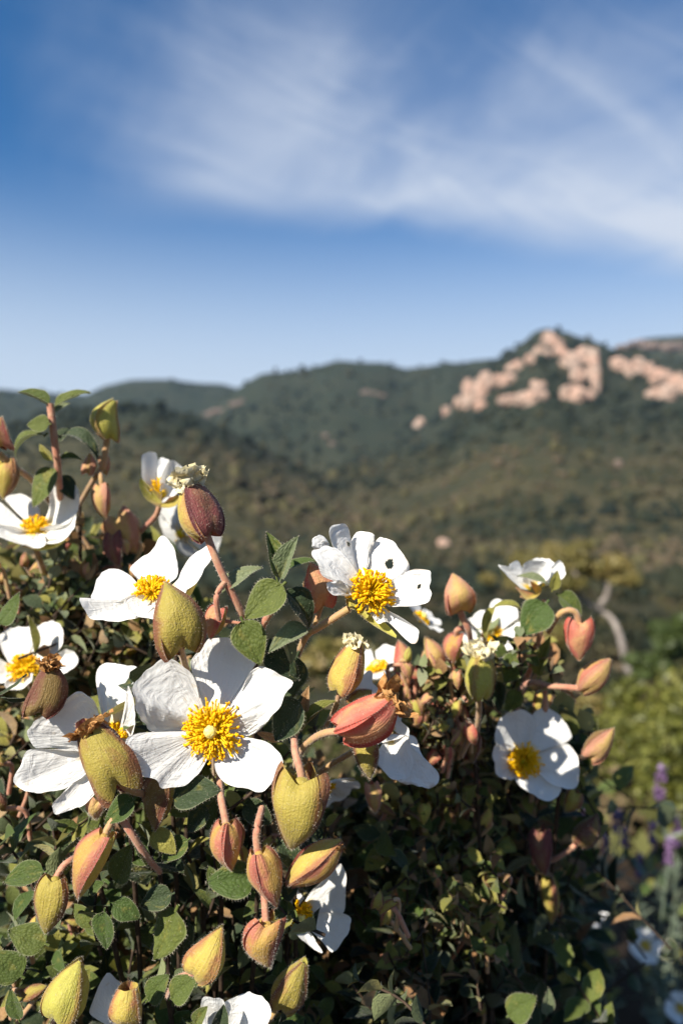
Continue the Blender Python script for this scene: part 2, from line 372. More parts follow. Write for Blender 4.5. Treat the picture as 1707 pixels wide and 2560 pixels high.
def terrain_z(x, y):
    x = np.asarray(x, float); y = np.asarray(y, float); r = np.hypot(x, y) + 1e-6
    az = np.arctan2(x, y); azc = np.clip(az, -1.0, 1.0)
    px = 853.5 + F * np.tan(azc); ca = np.cos(azc)
    b = np.interp(np.log(np.maximum(r, 0.05)), R_BASE, Z_BASE); z = b
    for rk, r0, p, crest in RIDGES:
        c = np.array(crest, float); row = np.interp(px, c[:, 0], c[:, 1])
        H = (1280 - row) / F * rk * ca
        s = np.clip((r - r0) / (rk - r0), 0, 1) ** p; back = np.clip((r - rk) / (0.5 * rk), 0, 1)
        zk = b + (H - b) * s; zk = zk * (1 - back) + (H * 0.25) * back
        z = np.maximum(z, np.where(r > r0, zk, -1e9))
    amp = np.clip((r - 5) / 60, 0, 1) * np.clip(r, 0, 1400) * 0.010
    q = np.stack([x / (12 + r * 0.11), y / (12 + r * 0.11), np.log(r + 1)], -1).reshape(-1, 3)
    z = z + amp * fbm(q, 4).reshape(z.shape)
    small = np.stack([x * 1.3, y * 1.3, x * 0], -1).reshape(-1, 3)
    z = z + 0.05 * np.clip((r - 0.6) / 3, 0, 1) * fbm(small, 3).reshape(z.shape)
    return z + CAMZ

def ground_hit(px, py, r_min=2.0, r_max=2600):
    """where the sight line through a photograph pixel meets the terrain"""
    d = np.geomspace(r_min, r_max, 1500); tx = (px - 853.5) / F; tz = (1280 - py) / F
    h = terrain_z(tx * d, d) - (CAMZ + tz * d); i = np.argmax(h > 0)
    return np.array((tx * d[i], d[i], CAMZ + tz * d[i])) if h[i] > 0 else None

def terrain_mat():
    m, nt, pr, out = base_mat('scrub_ground'); tc = N(nt, 'ShaderNodeTexCoord'); r = attr(nt, 'rnd')
    a = noise_n(nt, tc.outputs['Object'], 0.02, 6, 0.6); b = noise_n(nt, tc.outputs['Object'], 0.30, 5, 0.65); c3 = noise_n(nt, tc.outputs['Object'], 6.0, 5, 0.65)
    c = mixc(nt, mapr(nt, a, 0.36, 0.62), (0.026, 0.031, 0.016), (0.062, 0.055, 0.028))
    c = mixc(nt, mapr(nt, b, 0.50, 0.70, 0, 0.7), c, (0.10, 0.072, 0.042))
    pos = N(nt, 'ShaderNodeSeparateXYZ'); nt.links.new(tc.outputs['Object'], pos.inputs[0])
    c = mixc(nt, mapr(nt, pos.outputs[2], 12, 80, 0, 0.75), c, (0.022, 0.030, 0.020))          # wooded heights: dark leaf litter
    near = mixc(nt, mapr(nt, c3, 0.35, 0.65), (0.025, 0.016, 0.010), (0.06, 0.04, 0.025))
    c = mixc(nt, r.outputs['Fac'], c, near)
    nt.links.new(c, pr.inputs['Base Color']); pr.inputs['Roughness'].default_value = 0.95; pr.inputs['Specular IOR Level'].default_value = 0.1
    return m
M['terrain'] = terrain_mat()

def build_terrain():
    az = np.concatenate([np.linspace(-math.pi, -0.85, 40, endpoint=False), np.linspace(-0.85, 0.85, 380), np.linspace(0.85, math.pi, 40)[1:]])
    rr = np.concatenate([[0.02], np.geomspace(0.15, 100, 70), np.geomspace(106, 3200, 130)])
    A, R = np.meshgrid(az, rr, indexing='ij'); X = R * np.sin(A); Y = R * np.cos(A)
    Z = terrain_z(X, Y)
    me = mesh('terrain', np.stack([X, Y, Z], -1).reshape(-1, 3), [grid_faces(len(az), len(rr))], [M['terrain']],
              attrs={'rnd': np.clip(1 - (R - 2) / 6, 0, 1).ravel()})
    tag(obj('terrain', me), 'scrub covered slope falling to a valley and rising to hills', None, None, 'structure')
build_terrain()

ICO = {}
def ico(sub):
    if sub not in ICO:
        t = (1 + 5 ** 0.5) / 2
        V = [(-1, t, 0), (1, t, 0), (-1, -t, 0), (1, -t, 0), (0, -1, t), (0, 1, t), (0, -1, -t), (0, 1, -t), (t, 0, -1), (t, 0, 1), (-t, 0, -1), (-t, 0, 1)]
        Fc = [(0, 11, 5), (0, 5, 1), (0, 1, 7), (0, 7, 10), (0, 10, 11), (1, 5, 9), (5, 11, 4), (11, 10, 2), (10, 7, 6), (7, 1, 8), (3, 9, 4), (3, 4, 2), (3, 2, 6), (3, 6, 8), (3, 8, 9), (4, 9, 5), (2, 4, 11), (6, 2, 10), (8, 6, 7), (9, 8, 1)]
        V = [tuple(unit(v)) for v in V]
        for _ in range(sub):
            mid = {}; nf = []
            def mp(a, b):
                k = (min(a, b), max(a, b))
                if k not in mid: V.append(tuple(unit(np.add(V[a], V[b])))); mid[k] = len(V) - 1
                return mid[k]
            for a, b, c in Fc:
                x, y, z = mp(a, b), mp(b, c), mp(c, a); nf += [(a, x, z), (b, y, x), (c, z, y), (x, y, z)]
            Fc = nf
        ICO[sub] = (np.array(V), np.array(Fc))
    return ICO[sub]

def scrub_mat(name, cols):
    m, nt, pr, out = base_mat(name); r = attr(nt, 'rnd'); tc = N(nt, 'ShaderNodeTexCoord')
    cr = N(nt, 'ShaderNodeValToRGB'); cr.color_ramp.interpolation = 'CONSTANT'
    for i, c in enumerate(cols):
        e = cr.color_ramp.elements[i] if i < 2 else cr.color_ramp.elements.new(i / len(cols))
        e.position = i / len(cols); e.color = c + (1,)
    nt.links.new(r.outputs['Fac'], cr.inputs[0])
    nz = noise_n(nt, tc.outputs['Object'], 2.5, 4, 0.7)
    c = mixc(nt, mapr(nt, nz, 0.4, 0.7, 0, 0.5), cr.outputs[0], (0.014, 0.018, 0.010))
    nt.links.new(c, pr.inputs['Base Color']); pr.inputs['Roughness'].default_value = 0.85; pr.inputs['Specular IOR Level'].default_value = 0.2
    translucent(nt, pr, out, c, 0.12)
    return m
M['scrub'] = scrub_mat('scrub_foliage', [(0.012, 0.018, 0.013), (0.016, 0.023, 0.014), (0.024, 0.028, 0.015), (0.042, 0.041, 0.020), (0.064, 0.054, 0.030), (0.090, 0.080, 0.035), (0.105, 0.080, 0.048)])  # darkest tones: dense woods, plus tree shadows put into the colour

M['scrub_near'] = scrub_mat('scrub_near', [(0.04, 0.05, 0.016), (0.065, 0.072, 0.022), (0.095, 0.078, 0.036), (0.125, 0.092, 0.048), (0.075, 0.085, 0.026), (0.14, 0.11, 0.06), (0.11, 0.11, 0.033)])

def patch(x, y, s, seed):
    return fbm(np.stack([np.asarray(x) / s, np.asarray(y) / s, np.full(len(x), seed)], 1), 3)

def clump_field(name, label, n, r0, r1, sz, quads, leafsz, matk, seed, azr=(-0.82, 0.82), keepf=0.2):
    """leafy bushlets too many to count: each a dome of small leaf blades"""
    rng = np.random.default_rng(seed); az = rng.uniform(*azr, n); r = np.exp(rng.uniform(np.log(r0), np.log(r1), n)); x = r * np.sin(az); y = r * np.cos(az)
    px = 853.5 + F * x / y; keep = (patch(x, y, 2 + 0.15 * np.median(r), seed) > rng.uniform(-0.8, keepf, n)) & ~((px > 1395) & (px < 1620) & (r < 14) & (r > 4))
    x, y, r = x[keep], y[keep], r[keep]; n = len(x); z = terrain_z(x, y)
    s = rng.uniform(*sz, n) * np.clip((r / r1) ** 0.35, 0.4, 1); s *= np.where(rng.random(n) < 0.15, 1.5, 1)
    d = unit(rng.normal(0, 1, (n, quads, 3))); d[..., 2] = np.abs(d[..., 2]) * rng.uniform(0.5, 1.0, (n, 1)); rad = rng.uniform(0.55, 1.0, (n, quads, 1)) * (1 + 0.35 * np.sin(d[..., :1] * 5 + rng.uniform(0, 6, (n, 1, 1))) * np.cos(d[..., 1:2] * 4))
    p = np.stack([x, y, z], 1)[:, None] + d * rad * s[:, None, None]
    nn = unit(d + rng.normal(0, 0.5, d.shape)); t = unit(np.cross(nn, rng.normal(0, 1, d.shape))); b = np.cross(nn, t)
    L = (leafsz * s[:, None] * rng.uniform(0.6, 1.4, (n, quads)))[..., None]
    V = np.stack([p - t * L, p + b * L * 0.6, p + t * L, p - b * L * 0.6], 2).reshape(-1, 3)
    rnd = np.clip(0.42 + 0.6 * patch(x, y, 1.5 + np.median(r) * 0.12, 9.0 + seed) + rng.normal(0, 0.2, n), 0, 0.99)
    me = mesh(name, V, [np.arange(len(V)).reshape(-1, 4)], [M[matk]], False, {'rnd': np.repeat(rnd, quads * 4)})
    tag(obj(name, me), label, None, None, 'stuff')

# ------------------------------------------------------------------ pink crags
def rock_mat():
    m, nt, pr, out = base_mat('pink_rock'); tc = N(nt, 'ShaderNodeTexCoord')
    a = noise_n(nt, tc.outputs['Object'], 0.05, 6, 0.65); b = noise_n(nt, tc.outputs['Object'], 0.11, 6, 0.7, 0.6)
    c = mixc(nt, mapr(nt, a, 0.35, 0.65), (0.50, 0.31, 0.23), (0.45, 0.34, 0.27))
    c = mixc(nt, mapr(nt, b, 0.48, 0.62, 0, 0.8), c, (0.15, 0.115, 0.09))  # dark patches paint shadowed cracks into the rock colour
    nt.links.new(c, pr.inputs['Base Color']); pr.inputs['Roughness'].default_value = 0.9; pr.inputs['Specular IOR Level'].default_value = 0.2
    bump(nt, pr, b, 1.0, 3.0)
    return m
M['rock'] = rock_mat()
M['scree'] = flat_mat('grey_pink_scree', (0.22, 0.155, 0.125), (0.13, 0.10, 0.08), 0.2, 0.95)

ROCKS = []
def crag(label, lumps, seed, matk='rock'):
    """one outcrop: lumps = (px, py, half width px, half height px) on the slope, each a broken block of stone"""
    rng = np.random.default_rng(seed); root = None
    V0, F0 = ico(2)
    for px, py, w, h in lumps:
        g = ground_hit(px, py + h * 0.7)
        if g is None: continue
        if root is None: root = empty('rock_outcrop', g); tag(root, label, 'rock', 'pink rock outcrops on the hills')
        d = g[1]; c = P(px, py, d - 0.10 * w / F * d); mb = MB(); ROCKS.append((c[0], c[1], 1.25 * w / F * d)); w *= 1.1; h *= 1.1
        for j in range(7):
            o = rng.normal(0, 0.42, 3); o[1] = abs(o[1]) * 0.6
            s = rng.uniform(0.5, 0.8)
            D = V0 * (1 + 0.30 * fbm(V0 * 2.3 + rng.uniform(0, 50, 3), 3)[:, None] - 0.42 * np.abs(fbm(V0 * np.array((3.2, 3.2, 1.3)) + rng.uniform(0, 50, 3), 2))[:, None])
            D = np.sign(D) * np.abs(D) ** 0.8
            ax = np.array((w / F * d, w / F * d * 1.1, h / F * d * 1.25)) * s
            mb.add(D * ax + c + o * np.array((w, w, h)) / F * d * 0.85, F0)
        obj('boulder', mb.build('boulder', [M[matk]], False), root)

crag('long slanting pink cliff on the flank below the summit', [(1115, 1030, 12, 10), (1150, 1010, 16, 16), (1178, 990, 18, 28), (1212, 968, 20, 30), (1200, 1015, 20, 12), (1262, 955, 26, 16), (1275, 1005, 26, 14), (1318, 1000, 30, 18), (1345, 968, 14, 12), (1290, 918, 18, 14)], 1)
crag('pink crag capping the summit of the mountain', [(1364, 848, 18, 14), (1385, 858, 18, 16), (1400, 880, 14, 12), (1352, 888, 18, 12), (1330, 905, 12, 10)], 2)
crag('tall pale pink buttress right of centre under the summit', [(1430, 905, 24, 22), (1465, 900, 24, 22), (1480, 935, 16, 26), (1445, 945, 18, 20), (1430, 985, 26, 20), (1462, 992, 20, 14), (1490, 965, 10, 22)], 3)
crag('broken pink rock band on the shoulder at the right edge', [(1545, 915, 22, 16), (1580, 930, 22, 16), (1615, 925, 18, 20), (1640, 950, 22, 18), (1668, 985, 24, 20), (1692, 965, 20, 24), (1630, 985, 14, 12)], 4)
crag('dark pink crags on the farther crest at the right edge', [(1592, 862, 22, 10), (1630, 868, 22, 12), (1680, 872, 26, 12), (1555, 872, 12, 7)], 5, 'scree')
crag('pale pink scree on the dark hill above the left valley', [(520, 1038, 12, 6), (548, 1028, 14, 7), (582, 1014, 14, 6), (606, 1006, 9, 5)], 6, 'scree')
crag('pink bare patch in the middle of the central hill', [(915, 980, 12, 6), (938, 985, 12, 5), (958, 990, 8, 4)], 7, 'scree')
crag('small pink boulder at the foot of the slanting cliff', [(1050, 1060, 12, 13)], 8)
crag('small pink boulder alone on the valley floor', [(1115, 1358, 13, 13)], 9)
crag('small pinkish rock on the scrub slope below the right cliffs', [(1548, 1160, 11, 10)], 10, 'scree')
crag('twin pale stones in the gap between the hills', [(812, 1090, 8, 5), (832, 1110, 8, 5)], 11, 'scree')

def build_scrub():
    rng = np.random.default_rng(11)
    n, r0, r1, sz = 20000, 110, 2300, (1.1, 3.0)
    az = rng.uniform(-0.82, 0.82, n); r = np.exp(rng.uniform(np.log(r0), np.log(r1), n))
    x = r * np.sin(az); y = r * np.cos(az)
    keep = patch(x, y, 60, 3.0) > rng.uniform(-0.75, 0.35, n)
    for rx, ry, rr in ROCKS: keep &= ((x - rx) / rr) ** 2 + ((y - ry) / (rr * 2.2)) ** 2 > 1
    x, y, r = x[keep], y[keep], r[keep]; z = terrain_z(x, y)
    s = rng.uniform(*sz, len(x)) * np.clip(r / 500, 0.55, 1.9); s *= np.where(rng.random(len(x)) < 0.12, 1.7, 1)
    sq = rng.uniform(0.55, 1.2, len(x)); hi = np.clip((z - 8) / 60, 0, 1)          # woods on the heights, lighter maquis in the valley
    rnd = np.clip(0.60 - 0.36 * hi + (0.95 - 0.5 * hi) * patch(x, y, 120, 9.0) + rng.normal(0, 0.14, len(x)), 0, 0.99)
    VV, FF, RR, base = [], [], [], 0
    for sub, sel in ((1, r < 420), (0, r >= 420)):
        V0, F0 = ico(sub); k = len(V0); n = int(sel.sum()); w = 0.38 if sub else 0.3
        D = V0[None] * (1 + w * vnoise((V0[None] * 2.1 + rng.uniform(0, 90, (n, 1, 3))).reshape(-1, 3)).reshape(n, k, 1))
        V = D * s[sel][:, None, None] * np.stack([np.ones(n), np.ones(n), sq[sel]], 1)[:, None]
        V += np.stack([x[sel], y[sel], z[sel] + s[sel] * sq[sel] * 0.45], 1)[:, None]
        VV.append(V.reshape(-1, 3)); FF.append((F0[None] + (np.arange(n) * k)[:, None, None]).reshape(-1, 3) + base); RR.append(np.repeat(rnd[sel], k)); base += n * k
    me = mesh('hillside_scrub', np.concatenate(VV), [np.concatenate(FF)], [M['scrub']], attrs={'rnd': np.concatenate(RR)})
    tag(obj('hillside_scrub', me), 'dark olive scrub and trees covering the hills', None, None, 'stuff')
    clump_field('valley_scrub', 'mixed green and brown scrub on the valley floor', 3600, 22, 130, (0.5, 1.3), 70, 0.17, 'scrub', 5)
    clump_field('low_scrub', 'low brown and olive scrub on the near slope', 2100, 2.2, 26, (0.22, 0.42), 72, 0.14, 'scrub_near', 6, keepf=0.1)
build_scrub()

# ------------------------------------------------------------------ leafy bushes and the tree with the bare trunk
def leaf_cloud(mb, c, rad, n, size, rng, clumps=9, fill=0.5):
    cc = unit(rng.normal(0, 1, (clumps, 3))) * rng.uniform(0.35, 0.85, (clumps, 1)) * rad + c
    cr = rng.uniform(0.28, 0.5, clumps)
    k = rng.integers(0, clumps, n); d = unit(rng.normal(0, 1, (n, 3))) * rng.uniform(fill, 1, (n, 1))
    p = cc[k] + d * rad * cr[k][:, None]
    nn = unit(d + rng.normal(0, 0.7, (n, 3)) + np.array((0, 0, 0.4))); t = unit(np.cross(nn, rng.normal(0, 1, (n, 3)))); b = np.cross(nn, t)
    s = size * rng.uniform(0.6, 1.3, (n, 1))
    V = np.stack([p - t * s, p + b * s * 0.45, p + t * s, p - b * s * 0.45], 1).reshape(-1, 3)
    mb.add(V, np.arange(4 * n).reshape(-1, 4), 0, None, np.repeat(np.clip(rng.random(n) * 0.6 + rng.random(clumps)[k] * 0.4, 0, 0.99), 4))

def foliage_mat(name, cols, trans=0.3):
    m, nt, pr, out = base_mat(name); r = attr(nt, 'rnd')
    cr = N(nt, 'ShaderNodeValToRGB')
    for i, c in enumerate(cols):
        e = cr.color_ramp.elements[i] if i < 2 else cr.color_ramp.elements.new(i / (len(cols) - 1))
        e.position = i / (len(cols) - 1); e.color = c + (1,)
    nt.links.new(r.outputs['Fac'], cr.inputs[0]); nt.links.new(cr.outputs[0], pr.inputs['Base Color'])
    pr.inputs['Roughness'].default_value = 0.5; translucent(nt, pr, out, cr.outputs[0], trans)
    return m
M['fol_lime'] = foliage_mat('foliage_yellow_green', [(0.045, 0.055, 0.012), (0.135, 0.145, 0.022), (0.27, 0.255, 0.055)])
M['fol_green'] = foliage_mat('foliage_green', [(0.05, 0.075, 0.02), (0.09, 0.12, 0.03)])
M['fol_olive'] = foliage_mat('foliage_olive_brown', [(0.10, 0.11, 0.026), (0.22, 0.185, 0.05), (0.32, 0.23, 0.085)])
M['fol_grey'] = foliage_mat('foliage_grey_green', [(0.15, 0.19, 0.13), (0.25, 0.30, 0.21)])
M['bark_pale'] = flat_mat('pale_bark', (0.20, 0.17, 0.15), (0.32, 0.28, 0.25), 6, 0.9, 0, bumpd=0.02)
M['bark'] = flat_mat('bush_bark', (0.12, 0.08, 0.05), (0.2, 0.14, 0.09), 30, 0.9)

def bush(label, px, d, top, bottom, halfw, n, size, matk, seed, clumps=10, group=None, cat='bush', name='bush'):
    rng = np.random.default_rng(seed)
    x = (px - 853.5) / F * d; g = float(terrain_z(np.array([x]), np.array([d]))[0]); root = empty(name, (x, d, g))
    zt = CAMZ + (1280 - top) / F * d; zb = max(CAMZ + (1280 - bottom) / F * d, g - 0.02); w = halfw / F * d
    mb = MB(); c = np.array((x, d, (zt + zb) / 2)); rad = np.array((w, w, (zt - zb) / 2))
    leaf_cloud(mb, c, rad * 1.12, n, size, rng, clumps)
    obj('crown', mb.build('crown', [M[matk]], False), root)
    for i in range(5):
        e = c + rng.normal(0, 0.35, 3) * rad
        v, f, _ = tube_geo(spline([(x + rng.normal(0, w * 0.08), d + rng.normal(0, w * 0.08), g - 0.05), (x * 0.5 + e[0] * 0.5 + rng.normal(0, w * 0.1), d, (g + e[2]) / 2), e], 8), np.linspace(0.03, 0.01, 8) * max(w, 0.2), 5)
        m2 = MB(); m2.add(v, f); obj('stem', m2.build('stem', [M['bark']]), root)
    tag(root, label, cat, group)
    return root
bush('large sunlit yellow green bush behind the lavender', 1530, 2.5, 1790, 2180, 170, 4600, 0.016, 'fol_lime', 21, 26)
bush('yellow green bush at the right edge beside the taller lavender', 1715, 2.1, 1730, 2200, 110, 3200, 0.014, 'fol_lime', 22, 20)
bush('lower olive bush in front of the bare trunk foot', 1470, 4.6, 1745, 1900, 130, 2600, 0.026, 'fol_olive', 23, 18)
bush('sparse yellow green bush up slope at the right edge', 1650, 3.6, 1670, 1880, 120, 3000, 0.020, 'fol_lime', 24, 20)
bush('rounded deep green bush at the right edge beyond the trunk', 1680, 11, 1525, 1660, 62, 2600, 0.06, 'fol_green', 25, 9)
bush('broad brown olive bush under the leaning tree', 1330, 15, 1545, 1660, 110, 2600, 0.08, 'fol_olive', 26, 9)
bush('dark green bush between the trunk and the right edge', 1640, 16, 1610, 1700, 70, 1800, 0.08, 'fol_green', 27, 8)
bush('russet bush behind the yellow bud in the middle', 850, 6, 1600, 1720, 90, 1500, 0.04, 'fol_olive', 28, 8)

def leaning_tree():
    d = 13.0; rng = np.random.default_rng(31)
    g = ground_hit(1578, 1712, 8); d = g[1]
    root = empty('tree', g)
    tr = spline([P(1580, 1716, d), P(1562, 1650, d), P(1548, 1590, d), P(1530, 1550, d + .2), P(1500, 1527, d + .3), P(1465, 1505, d + .4), P(1440, 1478, d + .5)], 26)
    mb = MB(); v, f, _ = tube_geo(tr, np.linspace(18, 11, 26) / F * d * 0.54, 10); v += 0.015 * vnoise(v * 9)[:, None]; mb.add(v, f)
    tk = obj('trunk', mb.build('trunk', [M['bark_pale']]), root)
    for pts, r in (([P(1492, 1522, d + .3), P(1515, 1490, d + .1), P(1522, 1450, d), P(1535, 1415, d)], 9), ([P(1446, 1486, d + .5), P(1400, 1465, d + .4), P(1340, 1440, d + .2), P(1290, 1425, d)], 7), ([P(1450, 1492, d + .5), P(1440, 1440, d + .7), P(1410, 1400, d + .8)], 7)):
        mb = MB(); q = spline(pts, 12); v, f, _ = tube_geo(q, np.linspace(r, r * 0.4, 12) / F * d, 7); mb.add(v, f); obj('branch', mb.build('branch', [M['bark_pale']]), tk)
    mb = MB()
    for (px, py, w, h, n) in ((1345, 1400, 80, 52, 3200), (1275, 1445, 75, 42, 2200), (1500, 1412, 75, 44, 2600), (1425, 1385, 60, 40, 2200), (1555, 1440, 48, 32, 1200), (1400, 1455, 65, 34, 1800)):
        leaf_cloud(mb, P(px, py, d + rng.uniform(-.2, .5)), np.array((w, w, h)) / F * d * 1.15, n, 0.06, rng, 8)
    obj('crown', mb.build('crown', [M['fol_olive']], False), root)
    tag(root, 'leaning tree with pale bare curved trunk and olive brown crown', 'tree')
leaning_tree()

# ------------------------------------------------------------------ rockrose builders: petal, flower, bud, leaf, stem
def fan(mb, B, O, nu=40, nv=22, bow=0.0, wr=0.0, seed=0, m=0, holes=(), ruffle=0.0, brown_edge=0.0, curl=0.0, nrm=None):
    """a petal or sepal: a sheet from its claw B out to the outline O (points in 3-D), bowed and crumpled"""
    O = spline(O, nu); B = np.asarray(B, float); L = np.linalg.norm(O - B, axis=1).mean()
    n = np.zeros(3)
    for i in range(nu - 1): n += np.cross(O[i] - B, O[i + 1] - B)
    n = unit(n)
    if n[1] > 0: n = -n                                   # the side turned to the camera
    if nrm is not None: n = unit(nrm)
    v = np.linspace(0.02, 1, nv) ** 0.85; u = np.linspace(0, 1, nu)
    U, Vv = np.meshgrid(u, v, indexing='ij')
    G = B + (O[:, None] - B) * Vv[..., None]
    s = 2 * U - 1
    off = -bow * L * np.sin(np.pi * Vv ** 0.9) * (1 - 0.35 * s * s) + curl * L * np.clip(Vv - 0.72, 0, 1) ** 2 * 6
    q = np.stack([U * 5, Vv * 3, np.full_like(U, seed * 1.7)], -1).reshape(-1, 3)
    q2 = np.stack([U * 13, Vv * 9, np.full_like(U, seed * 2.9)], -1).reshape(-1, 3)
    q3 = np.stack([U * 5 + Vv * 6, Vv * 15 - U * 5, np.full_like(U, seed * 3.3)], -1).reshape(-1, 3)
    w = vnoise(q).reshape(U.shape) * 1.4 + vnoise(q2).reshape(U.shape) * 0.45 * Vv + (1 - np.abs(vnoise(q3).reshape(U.shape)) * 2) * 0.5 * np.clip(Vv - 0.45, 0, 1) * 1.6
    off = off + wr * L * w * Vv ** 1.5
    edge = np.maximum(np.abs(s) ** 6, Vv ** 8)
    off = off + ruffle * L * edge * np.sin(U * 31 + seed + 5 * Vv)
    G = G + n * off[..., None]
    # small nicks in the outline
    nick = 1 - 0.02 * (vnoise(np.stack([u * 24, u * 0, np.full(nu, seed)], 1)) + 1) - 0.03 * np.clip(vnoise(np.stack([u * 9, u * 0 + 3, np.full(nu, seed)], 1)), 0, 1)
    G = B + (G - B) * (1 + (nick[:, None] - 1) * (Vv ** 6))[..., None]
    f = grid_faces(nu, nv); V = G.reshape(-1, 3); rnd = np.zeros(len(V))
    for c, rx in holes:
        dd = np.linalg.norm((V - c) / 1.0, axis=1) / rx * (1 + 0.25 * vnoise(V * 900))
        fc = dd[f].mean(1); f = f[fc > 1]; rnd = np.maximum(rnd, np.clip(1 - (dd - 1) / 0.35, 0, 1) * 0.5)
    if brown_edge: rnd = np.maximum(rnd, (brown_edge * np.clip((Vv - 0.93) / 0.07, 0, 1) * (vnoise(q2).reshape(U.shape) > 0.2)).ravel())
    mb.add(V, f, m, np.stack([U, Vv, np.full_like(U, seed)], -1), rnd)
    return V, unit(np.cross(np.gradient(G, axis=0), np.gradient(G, axis=1))).reshape(-1, 3), f

def px3(pts, d, x0=0, y0=0, s=1.0):
    """outline points (x, y, mm behind d) in a zoomed view of the photograph -> 3-D"""
    return np.array([P(x0 + s * p[0], y0 + s * p[1], d + (p[2] if len(p) > 2 else 0) * MM) for p in pts])

def stamens(parent, c, n, R, count, seed, hgt=0.7, pistil=True, pr=1.45 * MM, lean=0.0):
    rng = np.random.default_rng(seed); n = unit(n); a = unit(np.cross(n, (0.2, 0.1, 1))); b = np.cross(n, a); count = int(count * 1.7)
    mb = MB(); V0, F0 = ico(1)
    for i in range(count):
        th = i * 2.39996 + rng.normal(0, 0.25); k = math.sqrt((i + 0.5) / count) * rng.uniform(0.75, 1.18)
        rr = R * (0.20 + 0.80 * k); h = R * hgt * (1.0 - 0.62 * k * k) * rng.uniform(0.8, 1.15)
        ra = a * math.cos(th) + b * math.sin(th)
        e = c + ra * rr + n * h
        r0 = c + ra * R * 0.14
        mid = r0 * 0.45 + e * 0.55 + n * h * 0.16 + rng.normal(0, R * 0.025, 3)
        v, f, _ = tube_geo(spline([r0, mid, e], 6), np.linspace(0.30, 0.17, 6) * MM, 4); mb.add(v, f, 1)
        D = V0 * np.array((0.30, 0.30, 0.62)) * rng.uniform(0.7, 1.25) * MM
        t = unit(rng.normal(0, 0.8, 3) + (e - mid) / R * 2); x = unit(np.cross(t, (0.3, 0.9, 0.1))); y = np.cross(t, x)
        D = D[:, :1] * x + D[:, 1:2] * y + D[:, 2:] * t
        mb.add(e + D, F0, 0)
    Dd = V0 * np.array((1, 1, 1)); Dd = Dd[:, :1] * a + Dd[:, 1:2] * b + Dd[:, 2:] * n * 0.75
    mb.add(c + Dd * R * 0.34, F0, 1)
    o = obj('stamens', mb.build('stamens', [M['anther'], M['filament']]), parent); tag(o, None, None, None, 'stuff')
    if pistil:
        mb = MB(); V0, F0 = ico(2); cc = c + n * R * hgt * 0.82
        mb.add(cc + V0 * pr * (1 + 0.12 * vnoise(V0 * 4 + seed))[:, None], F0)
        v, f, _ = tube_geo(np.linspace(c, cc, 5), pr * 0.5, 6); mb.add(v, f)
        obj('pistil', mb.build('pistil', [M['pistil']]), parent)

def flower(plant, label, center, petals, d, view=(0, 0, 1.0), nrm=(-0.2, -1, 0.3), st=None, sepals=(), bow=0.06, wr=0.03, seed=1, ruffle=0.012, group=None, res=(44, 24)):
    """petals: list of (base xy, outline, extra dict) in view coordinates"""
    x0, y0, s = view
    c = P(x0 + s * center[0], y0 + s * center[1], d)
    root = empty('flower', c, plant); tag(root, label)
    for i, p in enumerate(petals):
        ex = dict(p[2]) if len(p) > 2 else {}
        B = P(x0 + s * p[0][0], y0 + s * p[0][1], d + ex.pop('bd', 0) * MM)
        O = px3(p[1], d + ex.pop('dd', 0) * MM, x0, y0, s)
        hl = [(P(x0 + s * hx, y0 + s * hy, d + hd * MM), 0.8 * hr / F * d * s) for hx, hy, hr, hd in ex.pop('holes', ())]
        kw = dict(bow=bow, wr=wr, ruffle=ruffle); kw.update(ex)
        mb = MB(); fan(mb, B, O, res[0], res[1], seed=seed * 7 + i, holes=hl, **kw)
        obj('petal', mb.build('petal', [M['petal']]), root)
    for i, p in enumerate(sepals):
        ex = dict(p[3]) if len(p) > 3 else {}
        mb = MB(); V, Nn, f = fan(mb, P(x0 + s * p[0][0], y0 + s * p[0][1], d + ex.pop('bd', 0) * MM), px3(p[1], d + ex.pop('dd', 0) * MM, x0, y0, s), 26, 12, bow=0.12, wr=0.02, seed=seed + 50 + i, **ex)
        V, f4, A = mb.V[0], mb.F4[0], mb.A[0]; A[:, 0] = A[:, 0] * 2 - 1
        hairs(mb, V, Nn, 160, 0.7 * MM, 0.025 * MM, 1, np.random.default_rng(seed + i))
        obj('sepal', mb.build('sepal', [M[p[2]], M['hair']]), root)
    if st:
        sc, R, n, cnt = st[:4]; kw = st[4] if len(st) > 4 else {}
        dd = kw.pop('dd', 0)
        stamens(root, P(x0 + s * sc[0], y0 + s * sc[1], d + dd * MM), nrm if n is None else n, R / F * d * s, cnt, seed, **kw)
    return root

